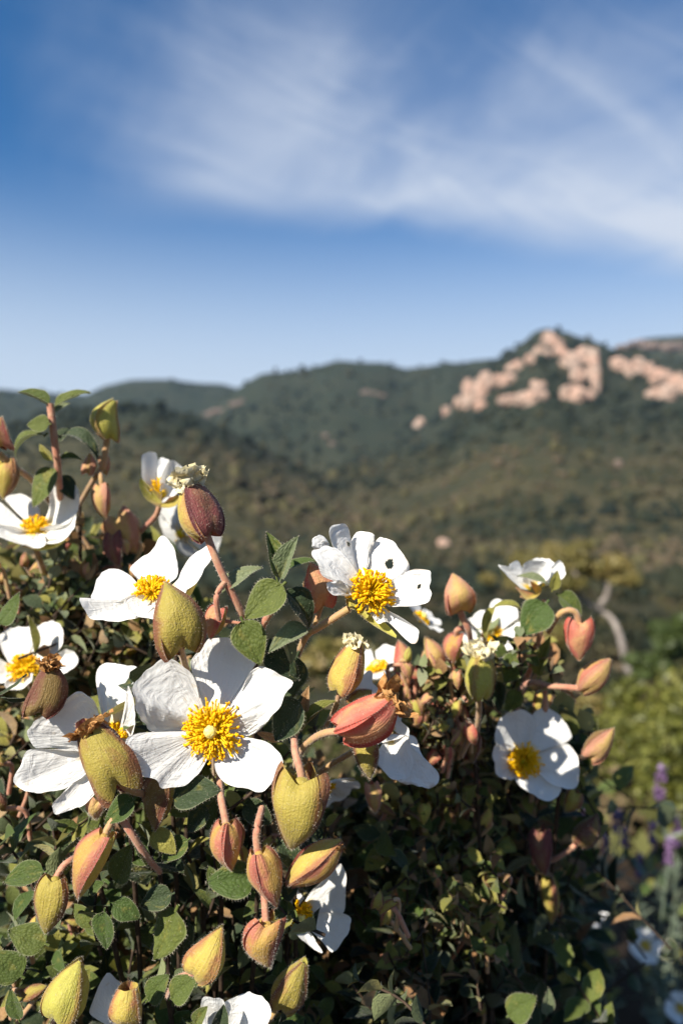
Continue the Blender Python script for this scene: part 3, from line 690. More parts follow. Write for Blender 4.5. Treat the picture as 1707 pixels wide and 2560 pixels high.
def generic_flower(plant, label, c, nrm, R, seed, cup=0.3, name='flower', parts=True, cnt=40):
    rng = np.random.default_rng(seed); n = unit(nrm); a = unit(np.cross(n, (0.1, 0.3, 1))); b = np.cross(n, a)
    root = empty(name, c, plant) if parts else None
    if label and root: tag(root, label)
    mbs = MB()
    for i in range(5):
        th = i * 2 * np.pi / 5 + rng.normal(0, 0.12) + seed; k = rng.uniform(0.9, 1.08); hw = 0.62
        O = []
        for ang, rr in ((-0.30, 0.30), (-0.55, 0.65), (-hw, 0.88), (-0.45, 1.0), (-0.2, 1.03), (0, 0.98), (0.2, 1.04), (0.45, 1.0), (hw, 0.87), (0.55, 0.62), (0.30, 0.30)):
            rr *= k * rng.uniform(0.96, 1.04)
            O.append(c + (a * math.cos(th + ang) + b * math.sin(th + ang)) * R * rr + n * R * cup * rr ** 1.6 * rng.uniform(0.85, 1.15))
        mb = MB() if parts else mbs
        fan(mb, c, O, 24, 12, bow=0.03, wr=0.035, seed=seed + i, ruffle=0.02, nrm=n)
        if parts: obj('petal', mb.build('petal', [M['petal']]), root)
    if parts:
        stamens(root, c + n * R * 0.02, n, R * 0.36, cnt, seed, 0.6)
        return root
    return obj(name, mbs.build(name, [M['petal']]), plant)

def sepal_geo(L, W, th0, half, rng, flare=0.10, lobe=0.18, open_=0.03, layer=0.0, nu=17, nv=20, peak=0.36, keel=0.0, tipx=1.0):
    """one heart-shaped sepal wrapped round the bud axis (z); base at 0, tip at L"""
    s = np.linspace(-1, 1, nu); t = np.linspace(0, 1, nv); S, T = np.meshgrid(s, t, indexing='ij')
    a = peak / (1 - peak) * 0.95
    prof = (T + 0.03) ** a * (1 - T) ** 0.95; prof = prof / (((peak + 0.03) ** a) * (1 - peak) ** 0.95)
    prof = np.maximum(prof, 0) * (0.5 * W) + open_ * W * T ** 2
    prof = prof + 0.5 * W * (0.12 + 1.7 * lobe) * np.clip(np.abs(S), 0, 1) * (1 - T) ** 4   # round shoulders beside the stalk
    ang = th0 + S * half * (1 - 0.15 * T)
    e = np.clip((np.abs(S) - 0.72) / 0.28, 0, 1)
    rad = prof * (1 + layer + flare * e ** 1.5 * (0.4 + 0.6 * np.sin(np.pi * np.clip(T, 0, 1)))) + keel * W * np.exp(-(S / 0.18) ** 2) * np.sin(np.pi * T)
    ph = rng.uniform(0, 50)
    rad = rad * (1 + 0.11 * vnoise(np.stack([S * 1.6, T * 3, np.full_like(S, ph)], -1).reshape(-1, 3)).reshape(S.shape))
    z = L * (T * tipx - lobe * (1 - T) ** 3 * np.clip(1.25 * np.abs(S) - 0.1, 0, 1) ** 0.8)
    X = rad * np.cos(ang); Y = rad * np.sin(ang)
    G = np.stack([X, Y, z], -1)
    Nn = unit(np.cross(np.gradient(G, axis=0), np.gradient(G, axis=1)))
    out = np.stack([np.cos(ang), np.sin(ang), 0 * ang], -1)
    Nn = Nn * np.sign((Nn * out).sum(-1, keepdims=True) + 1e-9)
    return G.reshape(-1, 3), grid_faces(nu, nv), np.stack([S, T, np.full_like(S, ph)], -1).reshape(-1, 3), Nn.reshape(-1, 3), (np.abs(S) > 0.9).ravel()

def crumple(mb, L, W, rng, n=7, m=0, z0=0.8, len_=0.35, spread=0.35):
    """a tuft of withered petals at the bud tip"""
    for i in range(n):
        th = rng.uniform(0, 6.28); r = W * rng.uniform(0.02, spread * 0.5); h = L * len_ * rng.uniform(0.5, 1.1); w = W * rng.uniform(0.16, 0.34)
        u = np.linspace(-1, 1, 9); v = np.linspace(0, 1, 11); U, V = np.meshgrid(u, v, indexing='ij'); ph = rng.uniform(0, 99)
        q = np.stack([U * 1.8, V * 3, np.full_like(U, ph)], -1).reshape(-1, 3)
        k1 = vnoise(q).reshape(U.shape); k2 = vnoise(q * 1.7 + 9).reshape(U.shape); k3 = vnoise(q * 1.3 + 31).reshape(U.shape)
        tx, ty = -math.sin(th), math.cos(th); ox, oy = math.cos(th), math.sin(th)
        out = r + W * spread * V * 0.7 * rng.uniform(0.3, 1) + W * 0.16 * k1
        lat = U * w * (0.5 + 0.5 * V) + W * 0.12 * k2
        z = L * z0 + V * h + L * 0.08 * k3
        mb.add(np.stack([ox * out + tx * lat, oy * out + ty * lat, z], -1), grid_faces(9, 11), m)

def frame(axis, toward=(0, -1, 0), roll=0.0):
    z = unit(axis); x = np.asarray(toward, float); x = unit(x - z * x.dot(z)); y = np.cross(z, x)
    c, s = math.cos(roll), math.sin(roll)
    return np.stack([x * c + y * s, -x * s + y * c, z], 0)

def bud(plant, label, b, t, d, W, mats, roll=0.0, seed=1, dt=0.0, flare=0.10, lobe=0.18, open_=0.03, wither=None, n=3, halves=None, fuzz=1.0, hz=1.0, peak=0.36, single=False, dome=False):
    """bud from stalk end b to tip t (photograph pixels) at distance d; mats: one material per sepal"""
    rng = np.random.default_rng(seed * 13 + 5)
    Bp = P(b[0], b[1], d); Tp = P(t[0], t[1], d + dt * MM); L = np.linalg.norm(Tp - Bp); W = 1.0 * W / F * d
    R = frame(Tp - Bp, (0, -1, 0), roll)
    root = None if single else empty('bud', Bp, plant)
    if label and root: tag(root, label)
    lib = MB(); ml = [M[k] for k in dict.fromkeys(mats)]; keys = list(dict.fromkeys(mats)); ml.append(M['hair'])
    def put(mb, V): return V @ R + Bp
    geo = []; sq = rng.uniform(0.82, 1.05); bx, by = rng.normal(0, 0.28, 2)
    for k in range(n):
        half = (halves[k] if halves else math.pi / n * 1.12)
        geo.append(sepal_geo(L, W, k * 2 * math.pi / n, half, rng, flare, lobe * rng.uniform(0.8, 1.15), open_, 0.03 * (n - k), tipx=rng.uniform(0.94, 1.03), peak=peak, nu=11 if single else 19, nv=12 if single else 24))
    rmax = max(np.abs(g[0][:, 1]).max() for g in geo); fit = 0.5 * W / rmax          # true to the width asked for
    for k, (V, f, A, Nn, ed) in enumerate(geo):
        V = V * np.array((fit * sq, fit, 1)); tt = V[:, 2:] / L; V = V + np.array((bx, by, 0)) * W * tt * (1 - tt); V = V @ R + Bp; Nn = Nn @ R
        mb = lib if single else MB(); mk = mats[k % len(mats)]
        mb.add(V, f, keys.index(mk) if single else 0, A)
        if fuzz:
            cnt = int((70 if single else 300) * fuzz)
            hairs(mb, V, Nn, cnt, 0.55 * MM * hz, 0.022 * MM, len(ml) - 1 if single else 1, rng, 0.5)
            hairs(mb, V, Nn, cnt // 2, 0.8 * MM * hz, 0.022 * MM, len(ml) - 1 if single else 1, rng, 0.5, np.nonzero(ed)[0])
        if not single: obj('sepal', mb.build('sepal', [M[mk], M['hair']]), root)
    if wither:
        mk, cnt, z0, ln, sp = wither
        mb = lib if single else MB(); tmp = MB(); crumple(tmp, L, W, rng, cnt, 0, z0, ln, sp)
        off = 0
        for Vv, ff in zip(tmp.V, tmp.F4):
            mb.add(Vv @ R + Bp, ff - off, 0 if not single else len(ml)); off += len(Vv)
        if single: ml.append(M[mk])
        else: obj('withered_petals', mb.build('withered_petals', [M[mk]]), root)
    # receptacle closing the base
    V0, F0 = ico(1); mb = lib if single else MB()
    mb.add((V0 * np.array((0.14 * W, 0.14 * W, 0.07 * L)) + np.array((0, 0, 0.02 * L))) @ R + Bp, F0, 0)
    if single:
        return obj('bud', lib.build('bud', ml), plant)
    obj('receptacle', mb.build('receptacle', [M[mats[0]]]), root)
    return root

def stem(plant, pts, r, matk='stem', fuzz=1.0, raw=False, seed=1, name='stem', taper=0.85, k=8):
    """pts: (px, py, d) triplets"""
    rng = np.random.default_rng(seed + int(abs(pts[0][0] * 7)) % 1000)
    path = np.array([p if raw else P(*p) for p in pts]); n = max(8, 5 * len(pts)); path = spline(path, n)
    mb = MB(); v, f, Nn = tube_geo(path, np.linspace(r, r * taper, n), k); mb.add(v, f, 0)
    L = np.linalg.norm(np.diff(path, axis=0), axis=1).sum()
    if fuzz: hairs(mb, v, Nn, int(L / MM * 22 * fuzz), 0.75 * MM, 0.022 * MM, 1, rng, 0.45)
    return obj(name, mb.build(name, [M[matk], M['hair']]), plant)

# leaves: a few shared shapes, length 1 along +y, normal +z
LEAFV = {}
def leaf_mesh(var, matk):
    key = (var, matk)
    if key in LEAFV: return LEAFV[key]
    rng = np.random.default_rng(var + 100)
    bend, fold, curl, wav = [(0.15, 0.25, 0.0, 0.02), (0.55, 0.35, 0.0, 0.03), (-0.35, 0.15, 0.5, 0.03), (1.0, 0.5, 0.0, 0.03), (0.3, 0.9, 0.2, 0.02), (0.1, 0.1, -0.8, 0.04), (1.9, 0.6, 0.3, 0.03)][var]
    nu, nv = 13, 17
    s = np.linspace(-1, 1, nu); t = np.linspace(0, 1, nv); S, T = np.meshgrid(s, t, indexing='ij')
    w = 0.31 * (np.sin(np.pi * np.clip(T, 0, 1) ** 0.72) ** 0.72) * (1 - 0.25 * T) + 0.02 * (1 - T)
    w = w * (1 + 0.06 * vnoise(np.stack([np.sign(S) * 3, T * 4, S * 0 + var], -1).reshape(-1, 3)).reshape(S.shape))
    ang = bend * t; dt = 1 / (nv - 1)
    cy = np.concatenate(([0], np.cumsum(np.cos((ang[1:] + ang[:-1]) / 2)) * dt)); cz = np.concatenate(([0], -np.cumsum(np.sin((ang[1:] + ang[:-1]) / 2)) * dt))
    sc = 1 / math.hypot(cy[-1], cz[-1]); rot = math.atan2(cz[-1], cy[-1]); c, q = math.cos(-rot), math.sin(-rot)
    cy, cz = (cy * c - cz * q) * sc, (cy * q + cz * c) * sc
    h = np.abs(S) * w * fold - curl * w * np.abs(S) ** 3 * 0.5
    vein = 0.016 * np.cos((T * 9 - np.abs(S) * 2.2) * 2 * np.pi) * np.abs(S) * (1 - np.abs(S)) * 2 - 0.02 * np.exp(-(S / 0.12) ** 2)
    h = h + vein + wav * vnoise(np.stack([S * 2.5, T * 5, S * 0 + var * 3.1], -1).reshape(-1, 3)).reshape(S.shape)
    G = np.stack([S * w, cy[None] + 0 * S, cz[None] + h], -1)
    Nn = unit(np.cross(np.gradient(G, axis=0), np.gradient(G, axis=1))).reshape(-1, 3); V = G.reshape(-1, 3)
    mb = MB(); mb.add(V, grid_faces(nu, nv), 0, np.stack([S, T, S * 0 + var], -1))
    ed = np.nonzero((np.abs(S) > 0.95).ravel())[0]; outd = np.where(S.reshape(-1, 1) > 0, 1.0, -1.0) * np.array((1., 0, 0))
    hairs(mb, V, outd, 230, 0.05, 0.0011, 1, rng, 0.6, ed)
    hairs(mb, V, Nn, 90, 0.045, 0.002, 1, rng, 0.7)
    # short leaf stalk
    v, f, _ = tube_geo(np.array([(0, -0.10, -0.01), (0, -0.04, -0.012), (0, 0.04, -0.012)]), 0.028, 5); mb.add(v, f, 0)
    LEAFV[key] = mb.build('leaf', [M[matk], M['hair']]); return LEAFV[key]

def leaf(plant, B, T, nrm, wid=1.0, var=0, matk='leaf'):
    B = np.asarray(B); T = np.asarray(T); y = T - B; L = np.linalg.norm(y); y = y / L
    z = np.asarray(nrm, float); z = unit(z - y * z.dot(y)); x = np.cross(y, z)
    o = bpy.data.objects.new('leaf', leaf_mesh(var, matk)); COL.objects.link(o); o.parent = plant
    mw = Matrix(((x[0] * L * wid, y[0] * L, z[0] * L, B[0]), (x[1] * L * wid, y[1] * L, z[1] * L, B[1]), (x[2] * L * wid, y[2] * L, z[2] * L, B[2]), (0, 0, 0, 1)))
    o.matrix_basis = Matrix.Translation(-plant.location) @ mw
    return o

def hleaf(plant, b, t, d, nrm=(-0.3, -1, 0.5), wid=1.0, var=0, matk='leaf', dt=0.0):
    return leaf(plant, P(b[0], b[1], d), P(t[0], t[1], d + dt * MM), nrm, wid, var, matk)

class Filler:
    """leafy shoots that make up the body of a shrub; the largest leaves in view become parts, the rest one mass"""
    def __init__(s, plant, seed): s.plant = plant; s.rng = np.random.default_rng(seed); s.leaves = []; s.tips = []; s.tw = MB()
    def shoot(s, tip, d0, length, leaf_len, pairs, mats):
        rng = s.rng; d0 = unit(d0); a = unit(np.cross(d0, rng.normal(0, 1, 3))); base = tip - d0 * length + rng.normal(0, length * 0.12, 3)
        path = spline([base, (base + tip) / 2 + a * length * 0.1, tip], 8); v, f, _ = tube_geo(path, np.linspace(0.5, 0.35, 8) * MM, 5)
        rng.integers(0, 6); s.tw.add(v, f, 2)
        for i in range(pairs):
            k = 1 - i / pairs * 0.9; p = path[int(k * 7)]; ax = unit(np.cross(d0, a)) if i % 2 else a
            for sg in (1, -1):
                if rng.random() < 0.12: continue
                L = leaf_len * rng.uniform(0.65, 1.2) * (0.55 + 0.45 * min(1, (i + 1) / 2))
                dr = unit(ax * sg + d0 * rng.uniform(0.1, 0.9) + rng.normal(0, 0.25, 3))
                nn = unit(d0 - dr * d0.dot(dr) * 0.8 + rng.normal(0, 0.25, 3))
                s.leaves.append((p, p + dr * L, nn, rng.uniform(0.85, 1.2), int(rng.integers(0, 6)), mats[int(rng.integers(0, len(mats)))], L))
        s.tips.append((tip, d0))
    def finish(s, most=230):
        if not s.leaves: return
        def key(l):
            c = (l[0] + l[1]) / 2; dd = c[1]; x = c[0] / dd * F + 853.5; y = 1280 - (c[2] - CAMZ) / dd * F
            return -l[6] / dd if (-60 < x < 1767 and 880 < y < 2620) else 1.0
        s.leaves.sort(key=key)
        vis = [l for l in s.leaves if key(l) < 0]
        # spread the separately built ones over depth: the nearest hide the deepest anyway
        for l in vis[:most]: leaf(s.plant, *l[:6])
        rest = vis[most:] + [l for l in s.leaves if key(l) > 0]
        if rest:
            ks = list(dict.fromkeys(l[5] for l in rest)); mb = MB()
            S, T = np.meshgrid([-1., 0, 1], np.linspace(0, 1, 5), indexing='ij'); w = np.array([0.05, 0.27, 0.3, 0.2, 0.0])[None]
            for l in rest:
                B, T2, nn, wid, var, mk, L = l; y = (T2 - B); z = unit(nn - y * nn.dot(y) / (L * L)); x = unit(np.cross(y, z))
                V = B + y * T[..., None] + x * (S * w * wid * L)[..., None] + z * ((np.abs(S) * w * 0.4 - 0.25 * (T - 0.5) ** 2 + 0.06) * L)[..., None]
                mb.add(V, grid_faces(3, 5), ks.index(mk), np.stack([S, T, S * 0 + s.rng.random()], -1), s.rng.random())
            o = obj('leaves', mb.build('leaves', [M[k] for k in ks]), s.plant); tag(o, None, None, None, 'stuff')
        o = obj('twigs', s.tw.build('twigs', [M['stem'], M['stem_tan'], M['twig']]), s.plant); tag(o, None, None, None, 'stuff')

CLEAR = [(1175, 1700, 1310, 1910, .287), (1420, 2200, 1720, 2560, .99), (680, 2080, 920, 2420, .262), (860, 1640, 1130, 1990, .25), (1200, 1610, 1500, 2040, .306), (180, 1380, 520, 1600, .235), (0, 1540, 230, 1740, .295), (10, 1690, 330, 2060, .235), (-20, 1180, 240, 1400, .295)]   # open flowers stand clear of the foliage
def fill_region(fl, n, top, xr, ymax, dr, leaf_mm, mats, upd=(0, -0.25, 1), length=0.04, pairs=5, bias=1.0):
    rng = fl.rng; t = np.array(top, float); k = 0
    while k < n:
        x = rng.uniform(*xr); y0 = np.interp(x, t[:, 0], t[:, 1]); y = y0 + (ymax - y0) * rng.random() ** bias
        d = rng.uniform(*dr); tip = P(x, y, d)
        if tip[2] < 0.02: k += 1; continue
        if any(a < x < c and b < y < e and d < dm for a, b, c, e, dm in CLEAR): k += 1; continue
        fl.shoot(tip, np.array(upd) + rng.normal(0, 0.6, 3), length * rng.uniform(0.7, 1.3), leaf_mm * MM * rng.uniform(0.8, 1.2), pairs, mats); k += 1

# ------------------------------------------------------------------ the rockrose shrubs
def shrub(label, x, y, group='rockrose shrubs in white flower'):
    z = float(terrain_z(np.array([x]), np.array([y]))[0])
    r = empty('rockrose_shrub', (x, y, z)); tag(r, label, 'shrub', group); return r
front = shrub('front rockrose shrub in sharp focus with large open white flowers', -0.035, 0.27)
left = shrub('softly blurred rockrose shrub rising behind at the left edge', -0.17, 0.36)
right = shrub('blurred rockrose shrub at right with pink heart shaped buds', 0.085, 0.37)
far = shrub('low shaded rockrose shrub with tiny white flowers in the bottom right corner', 0.42, 1.05)
H1 = (290, 1560, 0.2997); R1 = (0, 940, 0.3827); R2 = (500, 1200, 0.4145); R3 = (1050, 1350, 0.419); R4 = (0, 1540, 0.3827)
R5 = (0, 2040, 0.3316); R6 = (480, 1900, 0.3316); Z14 = (840, 1650, 0.1913); PX = (0, 0, 1.0)

# ---- front shrub: flowers
flower(front, 'large open white flower facing the camera with full yellow centre', (815, 870), [
    ((790, 860), [(690, 640, 1), (650, 440, -1), (560, 340, -2), (470, 280, -3), (390, 258, -4), (270, 350, -5), (200, 420, -6), (120, 500, -8), (150, 620, -9), (172, 740, -7), (245, 850, -3), (300, 905, 0), (460, 945, 1), (610, 930, 2)], dict(bow=.05, wr=.045, curl=.0)),
    ((815, 850), [(690, 640, 1), (655, 480, 2), (620, 330, 3), (640, 260, 4), (740, 150, 6), (820, 100, 7), (970, 90, 7), (1080, 170, 6), (1140, 270, 5), (1172, 310, 4), (1140, 380, 4), (1110, 430, 3), (1070, 560, 2), (990, 700, 1)], dict(bow=.05, wr=.035, dd=1.0)),
    ((840, 860), [(990, 720, 2), (1070, 540, 1), (1130, 390, 0), (1200, 330, 0), (1260, 315, -1), (1330, 370, -3), (1400, 430, -4), (1490, 490, -6), (1430, 580, -5), (1390, 680, -5), (1300, 780, -3), (1260, 830, -2), (1170, 910, 1), (1090, 945, 2), (1000, 930, 2)], dict(bow=.05, wr=.045, dd=-.3)),
    ((840, 900), [(1030, 960, 2), (1130, 955, 0), (1220, 970, -1), (1300, 1010, -2), (1390, 1110, -3), (1405, 1200, -3), (1350, 1280, -3), (1280, 1360, -3), (1195, 1425, -4), (1080, 1380, -4), (940, 1350, -4), (860, 1290, -3), (825, 1200, -2), (822, 1050, 1)], dict(bow=.07, wr=.045)),
    ((790, 900), [(780, 1130, 1), (690, 1250, -1), (580, 1350, -2), (450, 1370, -3), (360, 1370, -4), (300, 1310, -5), (190, 1270, -6), (110, 1180, -7), (60, 1080, -8), (45, 990, -8), (80, 940, -7), (180, 905, -5), (320, 915, -3), (450, 945, -1), (620, 950, 1)], dict(bow=.09, wr=.022)),
], 0.203, H1, st=((815, 875), 250, (-0.08, -1, 0.06), 125, dict(hgt=0.55, pr=1.7 * MM)), seed=3, res=(60, 34))
flower(front, 'insect eaten white flower with holes in its curling petals', (1010, 720), [
    ((1000, 720, 0), [(900, 660, -3), (860, 640, -6), (800, 600, -8), (740, 560, -9), (690, 480, -9), (675, 430, -8), (710, 395, -6), (780, 388, -5), (840, 410, -4), (872, 460, -3), (878, 540, -2), (910, 610, -1)], dict(bow=-.12, wr=.03, curl=-.05)),
    ((960, 700, 0), [(900, 690, -6), (850, 605, -8), (800, 610, -9), (755, 620, -9), (780, 680, -9), (820, 698, -9), (870, 680, -7)], dict(bow=-.08, wr=.05)),
    ((1000, 700), [(890, 600, 0), (868, 480, 1), (845, 410, 0), (790, 400, -3), (755, 310, -4), (790, 265, -3), (860, 255, 0), (900, 320, 2), (905, 370, 3), (930, 325, 3), (960, 305, 3), (1035, 315, 2), (1042, 360, 3), (995, 460, 4), (980, 580, 2)], dict(bow=.05, wr=.07, curl=.10, dd=2, holes=[(885, 390, 26, 2)])),
    ((745, 380), [(700, 420, -4), (672, 400, -6), (680, 350, -6), (710, 328, -5), (745, 340, -4), (748, 380, -4), (730, 415, -4)], dict(bow=-.5, wr=.05)),
    ((1020, 690), [(975, 600, 2), (975, 480, 4), (1050, 365, 4), (1120, 335, 3), (1170, 360, 2), (1190, 400, 1), (1240, 460, 0), (1262, 520, -1), (1215, 600, 0), (1110, 650, 1)], dict(bow=.06, wr=.06, dd=2, holes=[(1142, 505, 34, 3)], brown_edge=.4)),
    ((1030, 710), [(1110, 660, 0), (1180, 600, -1), (1270, 545, -2), (1340, 535, -3), (1402, 560, -4), (1395, 640, -5), (1397, 740, -6), (1300, 765, -6), (1180, 772, -5), (1080, 745, -2)], dict(bow=.05, wr=.06, holes=[(1330, 640, 27, -3)], brown_edge=.5)),
    ((1020, 730), [(1080, 765, -3), (1150, 800, -5), (1240, 850, -6), (1320, 900, -7), (1328, 940, -7), (1300, 992, -8), (1230, 950, -7), (1150, 870, -6), (1118, 862, -7), (1080, 882, -6), (1030, 820, -4), (990, 755, -2)], dict(bow=.04, wr=.07, brown_edge=.6)),
], 0.203, R2, st=((1015, 700), 150, (0.22, -0.8, 0.55), 110, dict(hgt=1.0, pistil=False, dd=-1)), seed=5, ruffle=.03, res=(54, 30),
    sepals=[((900, 700), [(880, 700, -2), (890, 765, -5), (960, 800, -7), (1050, 885, -8), (1192, 958, -8), (1120, 860, -5), (1000, 770, -2)], 'lime', dict(dd=1))])
flower(front, 'white flower tilted to the sky left of the upright bud', (990, 1400), [
    ((980, 1400), [(900, 1330, 3), (845, 1260, 9), (860, 1220, 11), (940, 1170, 12), (1000, 1110, 12), (1040, 1042, 12), (1080, 1038, 11), (1130, 1100, 10), (1160, 1200, 8), (1165, 1300, 4), (1110, 1350, 1)], dict(bow=.08, wr=.03)),
    ((960, 1420), [(920, 1380, 2), (850, 1300, 5), (780, 1262, 6), (690, 1262, 5), (640, 1310, 2), (600, 1400, -2), (580, 1450, -4), (650, 1490, -4), (760, 1480, -3), (860, 1450, -1)], dict(bow=.06, wr=.025)),
    ((1050, 1420), [(1100, 1370, 2), (1160, 1340, 4), (1200, 1260, 6), (1260, 1180, 6), (1330, 1120, 5), (1382, 1106, 4), (1397, 1180, 1), (1350, 1260, -2), (1290, 1340, -4), (1200, 1410, -5), (1110, 1440, -3)], dict(bow=.10, wr=.025)),
    ((960, 1440), [(880, 1440, -1), (760, 1480, -4), (640, 1470, -5), (590, 1480, -6), (540, 1450, -8), (518, 1458, -9), (540, 1530, -9), (580, 1590, -9), (680, 1610, -9), (800, 1605, -9), (930, 1590, -8), (1000, 1520, -5)], dict(bow=.06, wr=.05, ruffle=.03)),
    ((1000, 1430), [(930, 1430, -2), (830, 1440, -6), (805, 1480, -8), (830, 1540, -10), (930, 1590, -11), (1030, 1585, -11), (1130, 1490, -9), (1225, 1405, -7), (1110, 1420, -3)], dict(bow=.08, wr=.04)),
], 0.212, R1, st=((995, 1410), 118, (0.0, -0.55, 0.85), 60, dict(hgt=0.75, pistil=False)), seed=7, res=(50, 28),
    sepals=[((1060, 1480), [(1000, 1560, -6), (1100, 1560, -7), (1220, 1480, -6), (1300, 1340, -3), (1240, 1400, -3), (1120, 1460, -3)], 'yellow', dict(dd=3))])
flower(front, 'side turned white flower behind the withered bud at left', (690, 830), [
    ((690, 800), [(650, 660, 1), (622, 560, 0), (570, 510, -1), (510, 476, -2), (450, 520, -3), (390, 572, -4), (280, 640, -5), (180, 712, -6), (160, 752, -6), (190, 822, -5), (232, 864, -4), (350, 872, -2), (480, 885, 0), (610, 880, 2)], dict(bow=.05, wr=.05)),
    ((730, 800), [(665, 640, 2), (640, 500, 3), (628, 400, 4), (640, 320, 4), (700, 285, 4), (800, 310, 3), (890, 303, 3), (914, 372, 2), (855, 440, 1), (832, 560, 0), (822, 680, 0), (790, 770, 1)], dict(bow=.06, wr=.02, dd=2)),
    ((760, 830), [(790, 740, 0), (825, 620, -3), (835, 450, -5), (870, 490, -5), (892, 560, -4), (893, 660, -3), (872, 770, -2), (800, 850, 0)], dict(bow=.06, wr=.05)),
    ((660, 880), [(580, 890, 1), (470, 884, -3), (340, 872, -5), (220, 868, -6), (160, 886, -7), (130, 980, -8), (88, 1060, -9), (110, 1122, -9), (200, 1158, -9), (300, 1156, -8), (420, 1132, -6), (520, 1062, -4), (640, 960, -1)], dict(bow=.05, wr=.05)),
    ((660, 930), [(600, 990, -3), (530, 1062, -5), (450, 1112, -6), (380, 1190, -8), (338, 1236, -9), (360, 1300, -9), (440, 1277, -8), (540, 1242, -7), (622, 1162, -5), (680, 1050, -3)], dict(bow=.05, wr=.06)),
], 0.214, R4, st=((740, 800), 95, (0.35, -0.5, 0.8), 45, dict(hgt=1.0, pistil=False)), seed=9, res=(50, 28))
flower(front, 'white flower hanging in shade low in the middle', (790, 1150), [
    ((810, 1150), [(870, 1130, 1), (890, 1000, 0), (990, 900, -2), (1120, 775, -3), (1172, 880, -3), (1162, 1000, -2), (1145, 1155, -1), (1000, 1165, 0)], dict(bow=.08, wr=.02)),
    ((800, 1170), [(850, 1160, 0), (960, 1150, -1), (1145, 1155, -4), (1217, 1200, -5), (1200, 1290, -7), (1130, 1390, -8), (1060, 1456, -8), (990, 1380, -6), (870, 1260, -2)], dict(bow=.10, wr=.02)),
    ((780, 1170), [(840, 1240, -2), (900, 1310, -4), (950, 1390, -6), (990, 1460, -7), (900, 1420, -6), (800, 1330, -5), (720, 1240, -4), (700, 1130, -2)], dict(bow=.08, wr=.02)),
    ((780, 1130), [(700, 1130, -1), (690, 1060, 0), (700, 980, 2), (780, 960, 3), (850, 1040, 2)], dict(bow=.05, wr=.02)),
], 0.235, R6, st=((800, 1150), 120, (0.3, -0.9, -0.1), 70, dict(hgt=0.7)), seed=11)
flower(front, 'ageing white flower hanging behind the red withered bud', (640, 900), [
    ((520, 700), [(400, 640, 0), (235, 430, -1), (240, 290, -2), (320, 185, -2), (430, 110, -1), (475, 150, 0), (425, 215, 1), (485, 290, 2), (575, 385, 2), (640, 600, 1)], dict(bow=.12, wr=.03)),
    ((700, 880), [(740, 720, 1), (830, 640, 0), (925, 605, -1), (905, 700, -2), (850, 790, -2), (945, 890, -3), (945, 1010, -3), (800, 960, -1)], dict(bow=.08, wr=.03)),
    ((690, 960), [(450, 1130, -3), (600, 1085, -3), (800, 1040, -4), (940, 990, -5), (990, 1200, -6), (1012, 1400, -7), (930, 1570, -7), (735, 1575, -7), (600, 1450, -7), (518, 1340, -6), (515, 1240, -5)], dict(bow=-.03, wr=.02, brown_edge=.5)),
    ((800, 950), [(900, 960, -1), (1050, 1015, -2), (1100, 1180, -3), (1160, 1290, -4), (1250, 1375, -5), (1352, 1500, -6), (1342, 1605, -6), (1220, 1695, -6), (1000, 1645, -6), (790, 1590, -5), (760, 1300, -3)], dict(bow=.05, wr=.025, brown_edge=.7, dd=3)),
], 0.222, Z14, seed=13)
flower(front, 'white flower cut off by the bottom edge in the middle', (330, 2080), [
    ((200, 2080), [(60, 2000, 0), (70, 1805, -2), (160, 1790, -2), (245, 1812, -1), (260, 1990, 0)], dict(bow=.05, wr=.03)),
    ((350, 2090), [(250, 2010, 0), (225, 1840, 0), (320, 1780, 1), (430, 1745, 1), (520, 1780, 0), (602, 1868, -2), (575, 1990, -4), (470, 2080, -4)], dict(bow=.05, wr=.05)),
], 0.200, R6, seed=15)
flower(front, 'half hidden white flower low in the left corner', (930, 1560), [
    ((930, 1590), [(860, 1600, 0), (760, 1548, -2), (668, 1482, -3), (700, 1380, -2), (760, 1230, 0), (820, 1165, 1), (890, 1230, 1), (950, 1290, 1), (1050, 1300, 0), (1000, 1450, 0)], dict(bow=.06, wr=.025)),
], 0.205, R5, seed=17)
generic_flower(front, 'small shaded white petals below the heart shaped bud', P(805, 1960, .26), (0.3, -0.5, -0.7), .013, 20)

# ---- front shrub: buds  (b = stalk end, t = tip, width in photograph pixels)
bud(front, 'upright purple brown bud crowned with cream petals', (516, 1336), (468, 1196), .200, 118, ['purple', 'purple', 'yellow'], roll=0.95, seed=1, flare=.2, lobe=.10, open_=.10, wither=('cream', 14, .78, .34, .50), dt=3)
bud(front, 'round olive bud pointing up above the large flower', (452, 1612), (413, 1456), .194, 138, ['olive', 'brown', 'olive'], roll=0.4, seed=2, flare=.12, lobe=.20, halves=[1.45, 1.2, 1.2])
bud(front, 'withered bud with brown crumpled petals beside the side turned flower', (296, 1952), (212, 1800), .196, 132, ['olive', 'brown', 'purple'], roll=0.2, seed=3, flare=.10, lobe=.22, open_=.22, wither=('dry', 9, .80, .16, .42), halves=[1.35, 1.1, 1.1])
bud(front, 'coral red bud with orange brown withered petals', (858, 1826), (985, 1745), .196, 128, ['coral', 'coral', 'coral'], roll=0.75, seed=4, flare=.42, lobe=.12, open_=.26, wither=('dry', 11, .78, .42, .38), fuzz=1.6)
bud(front, 'reddish bud tucked behind the eaten flower', (803, 1512), (775, 1408), .210, 84, ['coral', 'pink', 'pink'], roll=0.3, seed=5, lobe=.12)
bud(front, 'yellow bud with creased cream tip standing in the middle', (850, 1726), (897, 1600), .206, 86, ['yellow', 'olive', 'pink'], roll=-0.7, seed=6, flare=.12, lobe=.08, open_=.16, wither=('cream', 9, .80, .26, .42))
